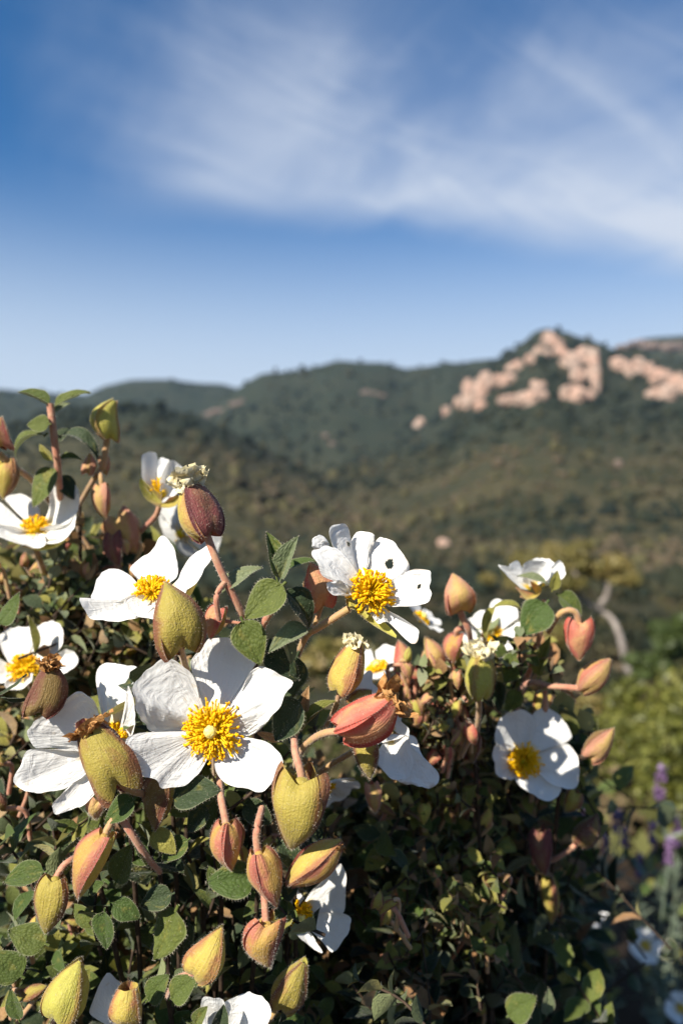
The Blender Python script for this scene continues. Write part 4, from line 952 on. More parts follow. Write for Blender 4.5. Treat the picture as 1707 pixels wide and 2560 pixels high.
bud(front, 'large hanging heart shaped olive bud below the large flower', (757, 1952), (727, 2122), .196, 150, ['olive', 'olive', 'olive'], roll=0.25, seed=7, flare=.06, lobe=.20, halves=[1.45, 1.2, 1.2], peak=.30)
bud(front, 'ribbed pink and green hanging bud left of the two pink ones', (566, 2062), (577, 2174), .197, 90, ['pink', 'olive', 'pink'], roll=1.05, seed=8, flare=.30, lobe=.10)
bud(front, 'upper rosy bud with open yellow seam', (646, 2134), (690, 2266), .196, 88, ['pink', 'pink', 'yellow'], roll=-0.85, seed=9, flare=.16, lobe=.08)
bud(front, 'long tan pink bud slanting over the shaded flower', (728, 2205), (856, 2102), .199, 92, ['pink', 'pink', 'yellow'], roll=0.9, seed=10, flare=.16, lobe=.06, open_=.10, wither=('dry', 3, .86, .08, .2), peak=.48)
bud(front, 'lower rosy heart shaped bud hanging at the bottom', (665, 2310), (675, 2420), .194, 106, ['pink', 'pink', 'olive'], roll=0.1, seed=11, flare=.10, lobe=.20, halves=[1.4, 1.2, 1.2], fuzz=1.5)
bud(front, 'mustard bud with green sepal in the lower middle', (492, 2432), (556, 2318), .198, 96, ['yellow', 'lime', 'lime'], roll=-0.4, seed=12, flare=.14, lobe=.10)
bud(front, 'shaded olive bud with two points near the bottom', (700, 2510), (762, 2398), .215, 92, ['olive', 'lime', 'olive'], roll=0.3, seed=13, flare=.18, lobe=.12, open_=.08)
bud(front, 'rosy yellow hanging bud with green tip at the lower left', (262, 2092), (196, 2246), .196, 96, ['pink', 'yellow', 'lime'], roll=0.75, seed=14, flare=.14, lobe=.08)
bud(front, 'olive brown hanging bud below its rosy neighbour', (140, 2198), (114, 2334), .197, 94, ['olive', 'brown', 'olive'], roll=0.15, seed=15, flare=.12, lobe=.10, halves=[1.35, 1.1, 1.2])
bud(front, 'plump yellow green bud in the bottom left corner', (152, 2534), (202, 2398), .198, 112, ['lime', 'lime', 'olive'], roll=-0.3, seed=16, flare=.08, lobe=.08, peak=.30)
bud(front, 'small ochre cup of sepals near the bottom edge', (330, 2550), (322, 2462), .192, 78, ['yellow', 'yellow', 'brown'], roll=0.0, seed=17, open_=.35, lobe=.05)
bud(front, 'dark brown hanging bud under the large flower', (404, 1948), (388, 2074), .204, 92, ['brown', 'brown', 'olive'], roll=0.5, seed=18, flare=.12, lobe=.08, fuzz=.6)
bud(front, 'small red bud above the top petal of the large flower', (548, 1528), (527, 1600), .206, 58, ['coral', 'pink', 'olive'], roll=0.6, seed=19, flare=.2)
bud(front, 'small rosy bud under the shaded petals of the hanging flower', (930, 1965), (938, 2032), .25, 42, ['peach', 'pink', 'pink'], seed=20)
bud(front, 'dark olive sepals below the coral red bud', (915, 1850), (925, 1948), .212, 66, ['olive', 'brown', 'brown'], roll=0.3, seed=21)
bud(front, 'dusky bud in front of the left flower cut by the frame', (100, 1775), (128, 1648), .205, 96, ['brown', 'purple', 'brown'], roll=0.4, seed=22, lobe=.14, wither=('dry', 7, .82, .20, .4), fuzz=.4)
bud(front, 'dim olive bud behind the coral red bud', (885, 1760), (930, 1725), .21, 60, ['olive', 'pink', 'pink'], seed=23)
bud(front, 'small ochre bud at lower left behind the rosy bud', (248, 2000), (240, 2050), .21, 50, ['peach', 'yellow', 'pink'], seed=24)

# ---- front shrub: stalks
ST = lambda pts, r=1.05, m='stem', f=1.0: stem(front, pts, r * .86 * MM, m, f)
ST([(516, 1334, .200), (541, 1400, .200), (566, 1455, .201), (598, 1520, .203), (612, 1560, .206), (625, 1640, .215)], 1.25)
ST([(566, 1452, .201), (548, 1475, .199), (541, 1500, .198), (548, 1550, .200)], 0.95)
ST([(450, 1608, .196), (462, 1660, .204), (490, 1740, .215)], 1.1, 'stem_tan')
ST([(296, 1950, .197), (325, 1975, .201), (372, 1985, .207), (430, 1975, .215)], 1.15, 'stem_tan')
ST([(858, 1828, .197), (815, 1832, .200), (782, 1848, .204), (756, 1872, .208), (730, 1930, .22)], 1.2, 'stem_tan')
ST([(872, 1522, .206), (835, 1545, .207), (795, 1570, .208), (765, 1592, .210), (735, 1660, .22)], 1.2, 'stem_tan')
ST([(803, 1512, .211), (790, 1555, .211), (776, 1582, .212)], .9, 'stem_tan')
ST([(706, 1490, .206), (680, 1525, .207), (655, 1570, .210), (640, 1640, .22)], 1.2, 'stem')
ST([(850, 1726, .207), (838, 1770, .211), (812, 1820, .22)], .9, 'stem_tan')
ST([(757, 1952, .198), (748, 1915, .198), (738, 1880, .200), (735, 1840, .206)], 1.25, 'stem')
ST([(566, 2062, .198), (560, 2030, .199), (553, 1996, .201), (548, 1940, .21)], 1.15, 'stem')
ST([(646, 2134, .197), (641, 2095, .197), (645, 2060, .198), (655, 2020, .205)], 1.2, 'stem')
ST([(665, 2310, .195), (663, 2270, .196), (661, 2225, .198), (672, 2190, .204)], 1.15, 'stem')
ST([(728, 2205, .200), (705, 2215, .203), (685, 2200, .208)], 1.0, 'stem')
ST([(262, 2092, .197), (275, 2062, .198), (294, 2036, .200), (320, 2000, .21)], 1.15, 'stem_tan')
ST([(300, 2040, .200), (330, 2085, .200), (366, 2140, .203), (400, 2180, .21)], 1.15, 'stem')
ST([(140, 2198, .198), (155, 2170, .199), (182, 2148, .201), (230, 2130, .21)], 1.05, 'stem')
ST([(492, 2432, .199), (470, 2436, .201), (440, 2450, .206), (420, 2490, .215)], 1.0, 'stem')
ST([(152, 2534, .199), (130, 2570, .203), (110, 2640, .215)], 1.1, 'twig')
ST([(700, 2510, .216), (680, 2540, .216), (650, 2600, .22)], 1.0, 'stem_tan')
ST([(404, 1948, .205), (420, 1920, .21), (450, 1900, .22)], 1.0, 'stem_tan')
ST([(534, 1835, .208), (536, 1900, .218), (540, 1980, .23)], 1.0, 'stem_tan')
ST([(265, 1860, .218), (280, 1930, .226), (320, 2000, .236)], 1.0, 'stem_tan')
ST([(378, 1478, .215), (400, 1540, .225), (440, 1620, .235)], 1.0, 'stem_tan')
ST([(925, 1850, .215), (880, 1880, .225), (800, 1930, .235), (740, 1990, .24)], 1.0, 'stem_tan')
ST([(778, 2280, .238), (760, 2230, .245), (720, 2240, .25)], 1.0, 'stem_green')
ST([(560, 1552, .206), (612, 1560, .206)], .6, 'stem')
# woody framework down to the ground
tw = np.random.default_rng(77)
base = np.array(front.location)
for (px, py, d) in ((625, 1640, .215), (490, 1740, .215), (430, 1975, .215), (730, 1930, .22), (640, 1640, .22), (548, 1940, .21), (655, 2020, .205), (320, 2000, .21), (400, 2180, .21), (230, 2130, .21), (420, 2490, .215), (110, 2640, .215), (650, 2600, .22), (540, 1980, .23), (440, 1620, .235), (740, 1990, .24), (720, 2240, .25)):
    e = P(px, py, d); b0 = base + np.array((tw.normal(0, .012), tw.normal(0, .012), 0)); mid = e * .45 + b0 * .55 + np.array((tw.normal(0, .01), .02, 0))
    stem(front, [e, e * .75 + mid * .25 + np.array((0, .012, -.01)), mid, b0], 0.7 * MM, 'twig', 0, True, 5, 'branch', 2.0, 6)

# ---- front shrub: leaves that can be told apart
HL = lambda b, t, d, n=(-.3, -1, .5), w=1.0, v=0, m='leaf', dt=0: hleaf(front, b, t, d, n, w, v, m, dt)
HL((706, 1462), (612, 1548), .197, (-.25, -1, .35), 1.25, 0, 'leaf', -2)
HL((564, 1474), (655, 1418), .202, (-.4, -.6, .8), 1.05, 1, 'leaf_pale', 4)
HL((692, 1442), (666, 1330), .200, (.6, -.8, .1), .85, 4, 'leaf', 1)
HL((703, 1446), (746, 1340), .199, (-.5, -.9, .1), .85, 4, 'leaf_pale', -2)
HL((606, 1552), (652, 1662), .201, (-.2, -1, .5), 1.25, 0, 'leaf', -1)
HL((716, 1475), (772, 1572), .200, (.3, -.7, .7), 1.1, 3, 'leaf_dark', 3)
HL((770, 1575), (672, 1632), .202, (.2, -.6, .9), .9, 4, 'leaf_pale', -3)
HL((722, 1420), (790, 1402), .208, (-.2, -.5, 1), 1.0, 1, 'leaf')
HL((665, 1630), (748, 1700), .207, (-.3, -.8, .6), 1.1, 1, 'leaf_dark')
HL((742, 1640), (690, 1770), .213, (-.3, -.8, .3), 1.1, 2, 'leaf_dark')
HL((748, 1752), (688, 1852), .205, (-.5, -.8, .2), 1.35, 0, 'leaf_dark', 2)
HL((716, 1600), (728, 1660), .205, (.4, -.7, .3), 1.0, 4, 'leaf_pale')
HL((335, 1998), (262, 2058), .199, (-.2, -.9, .6), 1.2, 0, 'leaf', -1)
HL((436, 1990), (552, 1976), .204, (.1, -.8, .7), 1.3, 1, 'leaf_dark', -2)
HL((634, 2200), (516, 2206), .198, (-.1, -.9, .6), 1.35, 1, 'leaf', -1)
HL((548, 2215), (520, 2165), .203, (-.1, -.9, .6), 1.2, 1, 'leaf')
HL((290, 2205), (330, 2110), .203, (-.3, -1, .4), 1.15, 0, 'leaf')
HL((262, 2280), (266, 2374), .197, (-.4, -1, .3), 1.15, 0, 'leaf', 1)
HL((284, 2258), (352, 2296), .199, (-.1, -.9, .6), 1.2, 1, 'leaf')
HL((110, 2180), (10, 2205), .202, (-.1, -.7, .8), 1.1, 1, 'leaf')
HL((115, 2360), (22, 2325), .203, (-.1, -.8, .7), 1.3, 0, 'leaf')
HL((55, 2440), (-20, 2380), .203, (-.1, -.9, .6), 1.4, 0, 'leaf')
HL((430, 2235), (352, 2265), .204, (-.1, -.9, .6), 1.25, 1, 'leaf_dark')
HL((440, 2275), (386, 2400), .203, (-.4, -.9, .5), 1.25, 2, 'leaf')
HL((470, 2300), (452, 2395), .207, (-.4, -.9, .5), 1.2, 0, 'leaf_dark')
HL((370, 2500), (424, 2436), .201, (-.3, -.9, .5), 1.25, 0, 'leaf')
HL((428, 2495), (494, 2440), .199, (-.2, -.9, .6), 1.3, 0, 'leaf')
HL((48, 2548), (28, 2470), .203, (-.3, -1, .4), 1.0, 0, 'leaf')
HL((225, 2230), (262, 2205), .205, (-.2, -.8, .6), 1.3, 1, 'leaf')
HL((698, 2100), (745, 2175), .203, (.2, -.9, .5), 1.1, 3, 'leaf_dark')
HL((705, 2240), (748, 2210), .2, (-.1, -.9, .5), 1.4, 0, 'leaf_dark')
HL((490, 2560), (520, 2515), .196, (-.3, -.9, .5), 1.2, 4, 'leaf')
HL((545, 2570), (560, 2510), .196, (.3, -.9, .5), 1.2, 4, 'leaf_dark')
HL((150, 2320), (90, 2290), .208, (-.2, -.8, .6), 1.2, 1, 'leaf_pale')
HL((60, 1690), (-10, 1740), .205, (-.3, -.3, .9), .6, 2, 'leaf_dark')
HL((10, 1745), (82, 1745), .207, (.0, -.5, -.8), .8, 0, 'leaf_dark')
HL((0, 1560), (50, 1480), .23, (-.5, -.8, .3), 1.1, 2, 'leaf')
HL((385, 2075), (440, 2135), .206, (-.3, -.9, .5), 1.2, 0, 'leaf_olive')
HL((470, 2100), (405, 2150), .208, (-.1, -.9, .6), 1.2, 1, 'leaf')
HL((520, 2020), (470, 2080), .212, (-.1, -.9, .6), 1.2, 1, 'leaf_dark')
HL((610, 2010), (680, 2060), .215, (-.1, -.9, .6), 1.2, 1, 'leaf_dark')
HL((770, 1800), (840, 1752), .208, (-.1, -.5, .8), .7, 4, 'leaf_olive')
HL((745, 1835), (810, 1770), .209, (-.1, -.5, .8), .7, 4, 'leaf_olive')
HL((765, 1780), (772, 1715), .209, (-.4, -.9, .1), .8, 4, 'leaf_old')
HL((700, 1850), (640, 1830), .209, (-.1, -.9, .5), .6, 2, 'leaf_old')

fl = Filler(front, 5)
TOPF = [(-80, 1800), (0, 1800), (150, 1780), (300, 1620), (450, 1650), (560, 1560), (700, 1560), (780, 1660), (900, 1790), (1000, 1930), (1060, 2060)]
fill_region(fl, 90, TOPF, (-60, 900), 2680, (.212, .25), 10, ['leaf', 'leaf_dark', 'leaf', 'leaf_olive'], length=.02, bias=.8)
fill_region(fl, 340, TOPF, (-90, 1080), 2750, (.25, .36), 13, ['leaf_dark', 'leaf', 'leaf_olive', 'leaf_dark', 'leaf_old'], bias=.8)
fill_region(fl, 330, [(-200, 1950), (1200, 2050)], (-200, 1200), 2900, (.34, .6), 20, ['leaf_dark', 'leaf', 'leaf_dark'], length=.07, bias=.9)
fl.finish(235)

# ---- left shrub
flower(left, 'blurred cup shaped white flower at the left edge', (240, 1000), [
    ((260, 990), [(320, 940, -1), (335, 850, 1), (345, 722, 2), (420, 708, 2), (500, 712, 1), (533, 780, -2), (535, 850, -4), (500, 930, -6), (450, 990, -7), (370, 985, -4)], dict(bow=.12, wr=.03)),
    ((230, 1000), [(190, 980, 1), (130, 900, 5), (60, 840, 6), (30, 790, 7), (100, 770, 8), (170, 768, 8), (230, 820, 8), (265, 880, 6), (265, 950, 3)], dict(bow=.08, wr=.05)),
    ((220, 1000), [(180, 980, 0), (80, 900, 1), (0, 820, 1), (-60, 850, -1), (-80, 950, -4), (-30, 1010, -6), (60, 1030, -5), (160, 1010, -2)], dict(bow=.08, wr=.03)),
    ((220, 1010), [(160, 1000, -3), (60, 975, -7), (-50, 965, -9), (-60, 1020, -11), (60, 1080, -12), (160, 1110, -12), (230, 1125, -12), (300, 1095, -11), (290, 1030, -5)], dict(bow=.08, wr=.03)),
    ((240, 1010), [(260, 990, -2), (350, 975, -6), (440, 965, -8), (505, 900, -8), (485, 990, -10), (420, 1080, -11), (300, 1098, -11), (225, 1060, -7)], dict(bow=.1, wr=.03)),
], .275, R1, st=((235, 1000), 95, (0.05, -.45, .9), 45, dict(hgt=.8, pistil=False)), seed=23,
    sepals=[((230, 1060), [(140, 1110, -9), (260, 1150, -9), (400, 1110, -8), (460, 1010, -5), (380, 1060, -5), (260, 1070, -5)], 'lime', dict(dd=-2))])
flower(left, 'half open small white flower on top of the left shrub', (1040, 800), [
    ((1030, 800), [(990, 770, -2), (950, 720, -3), (925, 620, -4), (935, 500, -3), (990, 478, -1), (1027, 490, 1), (1035, 560, 2), (1045, 660, 1), (1045, 750, 0)], dict(bow=.15, wr=.03)),
    ((1050, 790), [(1020, 700, 4), (1030, 560, 6), (1060, 530, 7), (1115, 560, 7), (1110, 640, 6), (1075, 760, 3)], dict(bow=.1, wr=.03)),
    ((1060, 800), [(1045, 760, -2), (1055, 650, -4), (1100, 560, -4), (1150, 552, -3), (1202, 600, -2), (1213, 660, -2), (1185, 735, -2), (1120, 800, -1)], dict(bow=.14, wr=.03)),
], .275, R1, st=((1035, 780), 50, (-.1, -.3, 1), 16, dict(hgt=2.2, pistil=False)), seed=25,
    sepals=[((1060, 830), [(1030, 850, -4), (960, 810, -5), (918, 745, -5), (912, 665, -4), (965, 705, -4), (1060, 780, -4)], 'lime'), ((1050, 830), [(980, 830, -5), (1060, 860, -6), (1150, 850, -5), (1185, 785, -3), (1110, 790, -4)], 'olive')])
generic_flower(left, 'shaded white flower seen from behind below the half open one', P(450, 1335, .31), (0.5, 0.7, 0.5), .016, 27)
flower(left, 'blurred white flower with broad yellow centre low at the left edge', (150, 350), [
    ((150, 340), [(60, 310, 1), (15, 220, 4), (0, 120, 5), (60, 80, 6), (150, 60, 6), (235, 70, 6), (252, 150, 5), (230, 240, 3)], dict(bow=.08, wr=.03)),
    ((170, 330), [(190, 250, 2), (225, 150, 4), (250, 60, 4), (350, 26, 3), (412, 80, 1), (422, 160, -1), (390, 230, -2), (330, 275, -2), (260, 290, -1)], dict(bow=.1, wr=.03)),
    ((200, 340), [(270, 300, -2), (360, 262, -4), (440, 214, -5), (500, 240, -6), (527, 300, -7), (470, 352, -7), (390, 388, -6), (290, 360, -3)], dict(bow=.08, wr=.03)),
    ((130, 350), [(80, 320, -1), (0, 280, -2), (-60, 250, -3), (-90, 400, -6), (0, 440, -6), (80, 420, -4)], dict(bow=.08, wr=.03)),
    ((140, 370), [(90, 400, -4), (30, 430, -7), (50, 480, -8), (140, 480, -8), (210, 430, -7), (220, 370, -4)], dict(bow=.08, wr=.03)),
], .275, R4, st=((160, 350), 110, (.05, -.7, .7), 70, dict(hgt=.7, pistil=False)), seed=29)
bud(left, 'upright yellow green bud standing highest against the hills', (268, 1092), (286, 1000), .275, 76, ['lime', 'peach', 'lime'], roll=.9, seed=31, flare=.2, lobe=.10, open_=.12)
bud(left, 'peach bud hanging below the highest upright bud', (256, 1218), (263, 1298), .275, 54, ['peach', 'lime', 'pink'], roll=.5, seed=32, flare=.16, lobe=.12)
bud(left, 'orange brown bud cut by the left edge', (2, 1112), (6, 1040), .25, 68, ['pink', 'peach', 'brown'], roll=.2, seed=33)
bud(left, 'large yellow olive bud at the left edge', (18, 1160), (10, 1246), .27, 76, ['yellow', 'olive', 'brown'], roll=.2, seed=34)
bud(left, 'orange bud in front of the shaded white flower', (300, 1292), (345, 1385), .29, 92, ['peach', 'yellow', 'peach'], roll=.3, seed=35)
bud(left, 'dusky purple bud beneath the orange bud', (285, 1340), (300, 1420), .285, 50, ['purple', 'olive', 'brown'], seed=36)
bud(left, 'small pink bud beside the tall sprig', (222, 1180), (226, 1132), .28, 36, ['peach', 'pink', 'pink'], seed=37, single=True, fuzz=.5)
bud(left, 'second small pink bud beside the tall sprig', (262, 1145), (268, 1188), .285, 30, ['peach', 'pink', 'pink'], seed=38, single=True, fuzz=.5)
SL = lambda pts, r=1.2, m='stem': stem(left, pts, r * .86 * MM, m, .6)
SL([(268, 1092, .276), (264, 1130, .277), (258, 1165, .278), (235, 1200, .285), (200, 1260, .30)], 1.35, 'stem_tan')
SL([(256, 1218, .276), (253, 1195, .276), (250, 1180, .278)], 1.1, 'stem_tan')
SL([(126, 1010, .265), (132, 1060, .265), (138, 1110, .266), (145, 1160, .268), (150, 1230, .275), (160, 1330, .30)], 1.5)
SL([(400, 1258, .278), (390, 1290, .28), (350, 1330, .29), (300, 1380, .31)], 1.2, 'stem')
SL([(90, 1370, .28), (110, 1430, .29), (140, 1520, .31)], 1.3, 'stem_tan')
SL([(60, 1680, .282), (90, 1740, .295), (130, 1820, .31)], 1.3, 'stem_tan')
SL([(0, 1135, .265), (40, 1170, .27), (80, 1200, .28), (130, 1260, .30)], 1.4, 'stem_tan')
LL = lambda b, t, d, n=(-.3, -.8, .6), w=1.0, v=0, m='leaf', dt=0: hleaf(left, b, t, d, n, w, v, m, dt)
LL((124, 1012), (46, 980), .265, (-.2, -.5, .8), .75, 4, 'leaf')
LL((138, 1016), (226, 980), .265, (.2, -.6, .8), .75, 1, 'leaf')
LL((136, 1030), (176, 1008), .27, (.1, -.8, .6), .8, 1, 'leaf_pale')
LL((124, 1060), (68, 1062), .262, (-.3, -.9, .4), 1.5, 0, 'leaf')
LL((112, 1088), (42, 1150), .265, (-.4, -.5, .7), .8, 6, 'leaf')
LL((150, 1092), (246, 1155), .268, (.3, -.5, .8), .8, 6, 'leaf_dark')
LL((142, 1100), (178, 1070), .272, (.2, -.7, .6), 1.2, 0, 'leaf_dark')
LL((132, 1150), (100, 1110), .262, (-.3, -.9, .3), .8, 4, 'leaf_olive')
LL((138, 1172), (84, 1268), .268, (-.5, -.8, .2), 1.35, 0, 'leaf')
LL((150, 1150), (205, 1150), .272, (.2, -.6, .8), 1.0, 3, 'leaf')
LL((150, 1190), (186, 1250), .275, (.2, -.7, .6), 1.2, 0, 'leaf_dark')
fl = Filler(left, 6)
TOPL = [(-100, 1290), (0, 1360), (100, 1370), (200, 1290), (300, 1330), (420, 1420), (520, 1520)]
fill_region(fl, 190, TOPL, (-90, 500), 2050, (.285, .36), 13, ['leaf_dark', 'leaf', 'leaf_olive', 'leaf_old'], length=.035, bias=.8)
fill_region(fl, 190, [(p[0], p[1] + 60) for p in TOPL], (-150, 560), 2200, (.34, .48), 16, ['leaf_dark', 'leaf', 'leaf_olive', 'leaf_old'], length=.05)
def small_buds(pl, n, top, xr, ymax, dr, mats, seed, size=(22, 46)):
    rng = np.random.default_rng(seed); t = np.array(top, float)
    for i in range(n):
        x = rng.uniform(*xr); y = np.interp(x, t[:, 0], t[:, 1]); y = y + (ymax - y) * rng.random(); d = rng.uniform(*dr); L = rng.uniform(*size) * .3 / d
        if any(a < x < c and b - 60 < y < e and d < dm + .01 for a, b, c, e, dm in CLEAR): continue
        an = rng.normal(math.pi / 2, .8) if rng.random() < .6 else rng.normal(-math.pi / 2, .6)
        b = (x, y); tt = (x + math.cos(an) * L, y + math.sin(an) * L)
        mk = mats[int(rng.integers(0, len(mats)))]
        bud(pl, None, b, tt, d, L * .72, [mk, mk, mats[int(rng.integers(0, len(mats)))]], rng.uniform(-1, 1), seed + i, single=True, fuzz=.3)
        a = P(b[0], b[1], d); e = a + np.array((rng.normal(0, .004), .006, -.012))
        stem(pl, [a, (a + e) / 2 + np.array((rng.normal(0, .003), 0, .004)), e], .8 * MM, ('stem', 'stem_tan')[i % 2], 0, True, 1, 'stalk', 1.0, 5)
fill_region(fl, 130, TOPL, (-30, 460), 1900, (.275, .31), 7.5, ['leaf_olive', 'leaf', 'leaf_old', 'leaf_dark', 'leaf_pale'], length=.022, bias=.9)
small_buds(left, 80, TOPL, (-20, 460), 1850, (.28, .32), ['lime', 'peach', 'yellow', 'pink', 'peach'], 300, (18, 38))

rng_l = np.random.default_rng(61); fl_shade = Filler(left, 62)  # unseen foliage added out of view at left to shade the lower right
for i in range(420):
    v3 = unit(rng_l.normal(0, 1, 3)) * rng_l.uniform(.3, 1) ** .5; c3 = np.array((-.54, .16, 1.12)) + v3 * np.array((.17, .17, .44))
    fl_shade.shoot(c3, np.array((0, 0, 1.)) + v3 * .8 + rng_l.normal(0, .3, 3), .07, .034, 5, ['leaf_dark', 'leaf', 'leaf_olive'])
fl.leaves += fl_shade.leaves; fl.tw.V += fl_shade.tw.V; fl.tw.A += fl_shade.tw.A; fl.tw.R += fl_shade.tw.R; fl.tw.F4 += [f + fl.tw.n for f in fl_shade.tw.F4]; fl.tw.m4 += fl_shade.tw.m4; fl.tw.n += fl_shade.tw.n
fl.finish(230)
# ---- right shrub
flower(right, 'blurred white flower facing the camera on the right shrub', (620, 1310), [
    ((620, 1300), [(550, 1240, 0), (480, 1240, -3), (436, 1190, -5), (450, 1110, -5), (490, 1050, -4), (560, 1012, -3), (640, 1018, -1), (682, 1060, 0), (692, 1130, 0), (665, 1220, 0)], dict(bow=.08, wr=.03)),
    ((630, 1300), [(640, 1230, 2), (668, 1120, 1), (665, 1050, 1), (700, 1003, 0), (760, 996, 0), (842, 1050, -1), (892, 1110, -2), (910, 1167, -2), (872, 1207, -1), (780, 1245, 0), (700, 1270, 1)], dict(bow=.06, wr=.03, dd=1)),
    ((640, 1310), [(700, 1265, 1), (780, 1242, 0), (870, 1213, -2), (922, 1250, -3), (957, 1330, -5), (957, 1400, -6), (932, 1482, -6), (850, 1482, -5), (760, 1442, -3), (680, 1360, 0)], dict(bow=.14, wr=.03)),
    ((630, 1330), [(680, 1370, 0), (760, 1440, -2), (842, 1482, -4), (832, 1522, -5), (760, 1562, -6), (690, 1532, -6), (600, 1472, -5), (560, 1410, -3), (600, 1370, 0)], dict(bow=.1, wr=.03, dd=1)),
    ((610, 1320), [(565, 1400, -1), (540, 1432, -3), (460, 1412, -5), (436, 1330, -6), (428, 1230, -5), (500, 1210, -3), (570, 1240, 0)], dict(bow=.1, wr=.03)),
], .282, R3, st=((615, 1310), 105, (-.25, -1, .05), 100, dict(hgt=.9, pistil=False)), seed=41)
flower(right, 'white flower seen from below on top of the right shrub', (670, 290), [
    ((660, 300), [(600, 290, -2), (540, 242, -4), (490, 185, -5), (458, 140, -5), (510, 150, -4), (570, 118, -2), (612, 160, 0), (655, 240, 0)], dict(bow=.06, wr=.03)),
    ((680, 290), [(610, 250, -3), (613, 150, -5), (660, 112, -5), (740, 118, -4), (777, 150, -4), (772, 220, -4), (710, 265, -3)], dict(bow=.1, wr=.03)),
    ((720, 280), [(740, 240, 0), (780, 160, 0), (830, 115, 0), (852, 140, 0), (868, 200, 0), (830, 250, -1)], dict(bow=.06, wr=.03)),
    ((690, 290), [(620, 180, 4), (640, 130, 6), (720, 100, 8), (800, 130, 6), (760, 200, 4)], dict(bow=.06, wr=.03)),
], .272, R3, seed=43, sepals=[((690, 320), [(560, 275, -5), (600, 330, -6), (640, 358, -6), (700, 335, -5), (722, 285, -3), (650, 238, -4)], 'yellow')])
generic_flower(right, 'blurred white petals behind the coral red bud', P(945, 1675, .29), (-.3, -.3, .9), .0125, 45)
generic_flower(right, 'small blurred white petals behind the eaten flower', P(1050, 1550, .30), (.6, -.2, .7), .010, 46)
generic_flower(right, 'blurred white flower among the upper right leaves', P(1232, 1590, .31), (-.4, -.6, .5), .013, 47)
generic_flower(right, 'white petals in deep shade under the facing flower', P(1228, 2170, .37), (.2, -.7, -.5), .014, 48)
generic_flower(right, 'white petals half hidden low in the shade', P(1305, 2330, .46), (.2, -.7, .3), .017, 49)
generic_flower(right, 'tiny shaded white petals in the dark lower middle', P(1245, 2412, .5), (-.2, -.8, .3), .011, 50)
BR = [
    ('yellow and pink bud standing up left of the right shrub', (1148, 1522), (1130, 1432), .262, 86, ['peach', 'yellow', 'pink'], dict(roll=.1, lobe=.16, halves=[1.4, 1.2, 1.2])),
    ('pink bud nodding on a hooked stalk', (1142, 1592), (1135, 1660), .27, 54, ['pink', 'coral', 'lime'], dict(roll=.8, lobe=.14)),
    ('ribbed yellow green bud with cream withered crown', (1196, 1742), (1200, 1626), .255, 80, ['lime', 'olive', 'lime'], dict(roll=.6, flare=.22, lobe=.06, open_=.2, wither=('cream', 14, .80, .42, .5))),
    ('pink heart shaped bud hanging at the right', (1446, 1560), (1446, 1652), .265, 78, ['coral', 'pink', 'peach'], dict(roll=.1, lobe=.24, halves=[1.45, 1.2, 1.2])),
    ('peach bud pointing right below the pink heart', (1452, 1722), (1522, 1648), .27, 66, ['peach', 'yellow', 'pink'], dict(roll=.4, lobe=.08, open_=.08, peak=.42)),
    ('peach bud with dark stalk right of the facing flower', (1470, 1888), (1532, 1820), .28, 66, ['peach', 'peach', 'brown'], dict(roll=.3, lobe=.1)),
    ('dark brown bud in shade on a long stalk', (1442, 2108), (1492, 2036), .30, 62, ['brown', 'purple', 'brown'], dict(roll=.3, lobe=.05)),
    ('dark red bud hanging in shade', (1352, 2086), (1362, 2188), .30, 58, ['purple', 'brown', 'purple'], dict(roll=.4)),
    ('olive bud hanging with lit rim in the shade', (1372, 2205), (1378, 2312), .31, 50, ['olive', 'lime', 'olive'], dict(roll=.8)),
    ('brown rounded bud low in the shade', (1290, 2425), (1310, 2325), .34, 72, ['brown', 'brown', 'brown'], dict(roll=.2)),
    ('dim olive bud hanging in the dark', (1195, 2225), (1192, 2322), .32, 62, ['olive', 'brown', 'olive'], dict(roll=.2)),
    ('dim brown bud at the dark lower middle', (985, 2425), (1030, 2340), .30, 56, ['brown', 'olive', 'brown'], dict(roll=.3)),
    ('orange bud at the upper left of the right shrub', (1088, 1662), (1062, 1592), .275, 50, ['peach', 'pink', 'yellow'], dict(roll=.3)),
    ('red bud below the eaten flower', (1000, 1660), (996, 1600), .275, 46, ['coral', 'pink', 'coral'], dict(roll=.3)),
    ('ochre bud above the facing flower', (1362, 1738), (1335, 1782), .292, 48, ['yellow', 'peach', 'olive'], dict(roll=.3)),
    ('dim bud below the facing flower with glowing edge', (1160, 1985), (1165, 2055), .30, 62, ['brown', 'yellow', 'olive'], dict(roll=.5)),
    ('rosy bud under the orange bud cluster', (1140, 1640), (1110, 1700), .28, 44, ['pink', 'lime', 'peach'], dict(roll=.5)),
    ('dark bud left of the facing flower', (1180, 1832), (1182, 1905), .27, 52, ['brown', 'olive', 'purple'], dict(roll=.5)),
    ('olive bud behind the facing flower', (1440, 1985), (1410, 2030), .295, 46, ['olive', 'brown', 'yellow'], dict(roll=.5)),
]
for i, (lb, b, t, d, w, ms, kw) in enumerate(BR): bud(right, lb, b, t, d, w, ms, seed=60 + i, fuzz=.6, **kw)
SR = lambda pts, r=1.2, m='stem': stem(right, pts, r * .86 * MM, m, .6)
SR([(1148, 1522, .263), (1158, 1550, .264), (1172, 1580, .266), (1180, 1640, .28)], 1.3)
SR([(1142, 1594, .270), (1140, 1578, .268), (1155, 1570, .267), (1172, 1582, .268)], 1.2)
SR([(1446, 1560, .266), (1438, 1532, .265), (1415, 1526, .265), (1392, 1542, .267), (1370, 1580, .275)], 1.35, 'stem_tan')
SR([(1452, 1722, .271), (1415, 1718, .272), (1370, 1715, .274), (1320, 1708, .28), (1270, 1760, .30)], 1.3, 'stem')
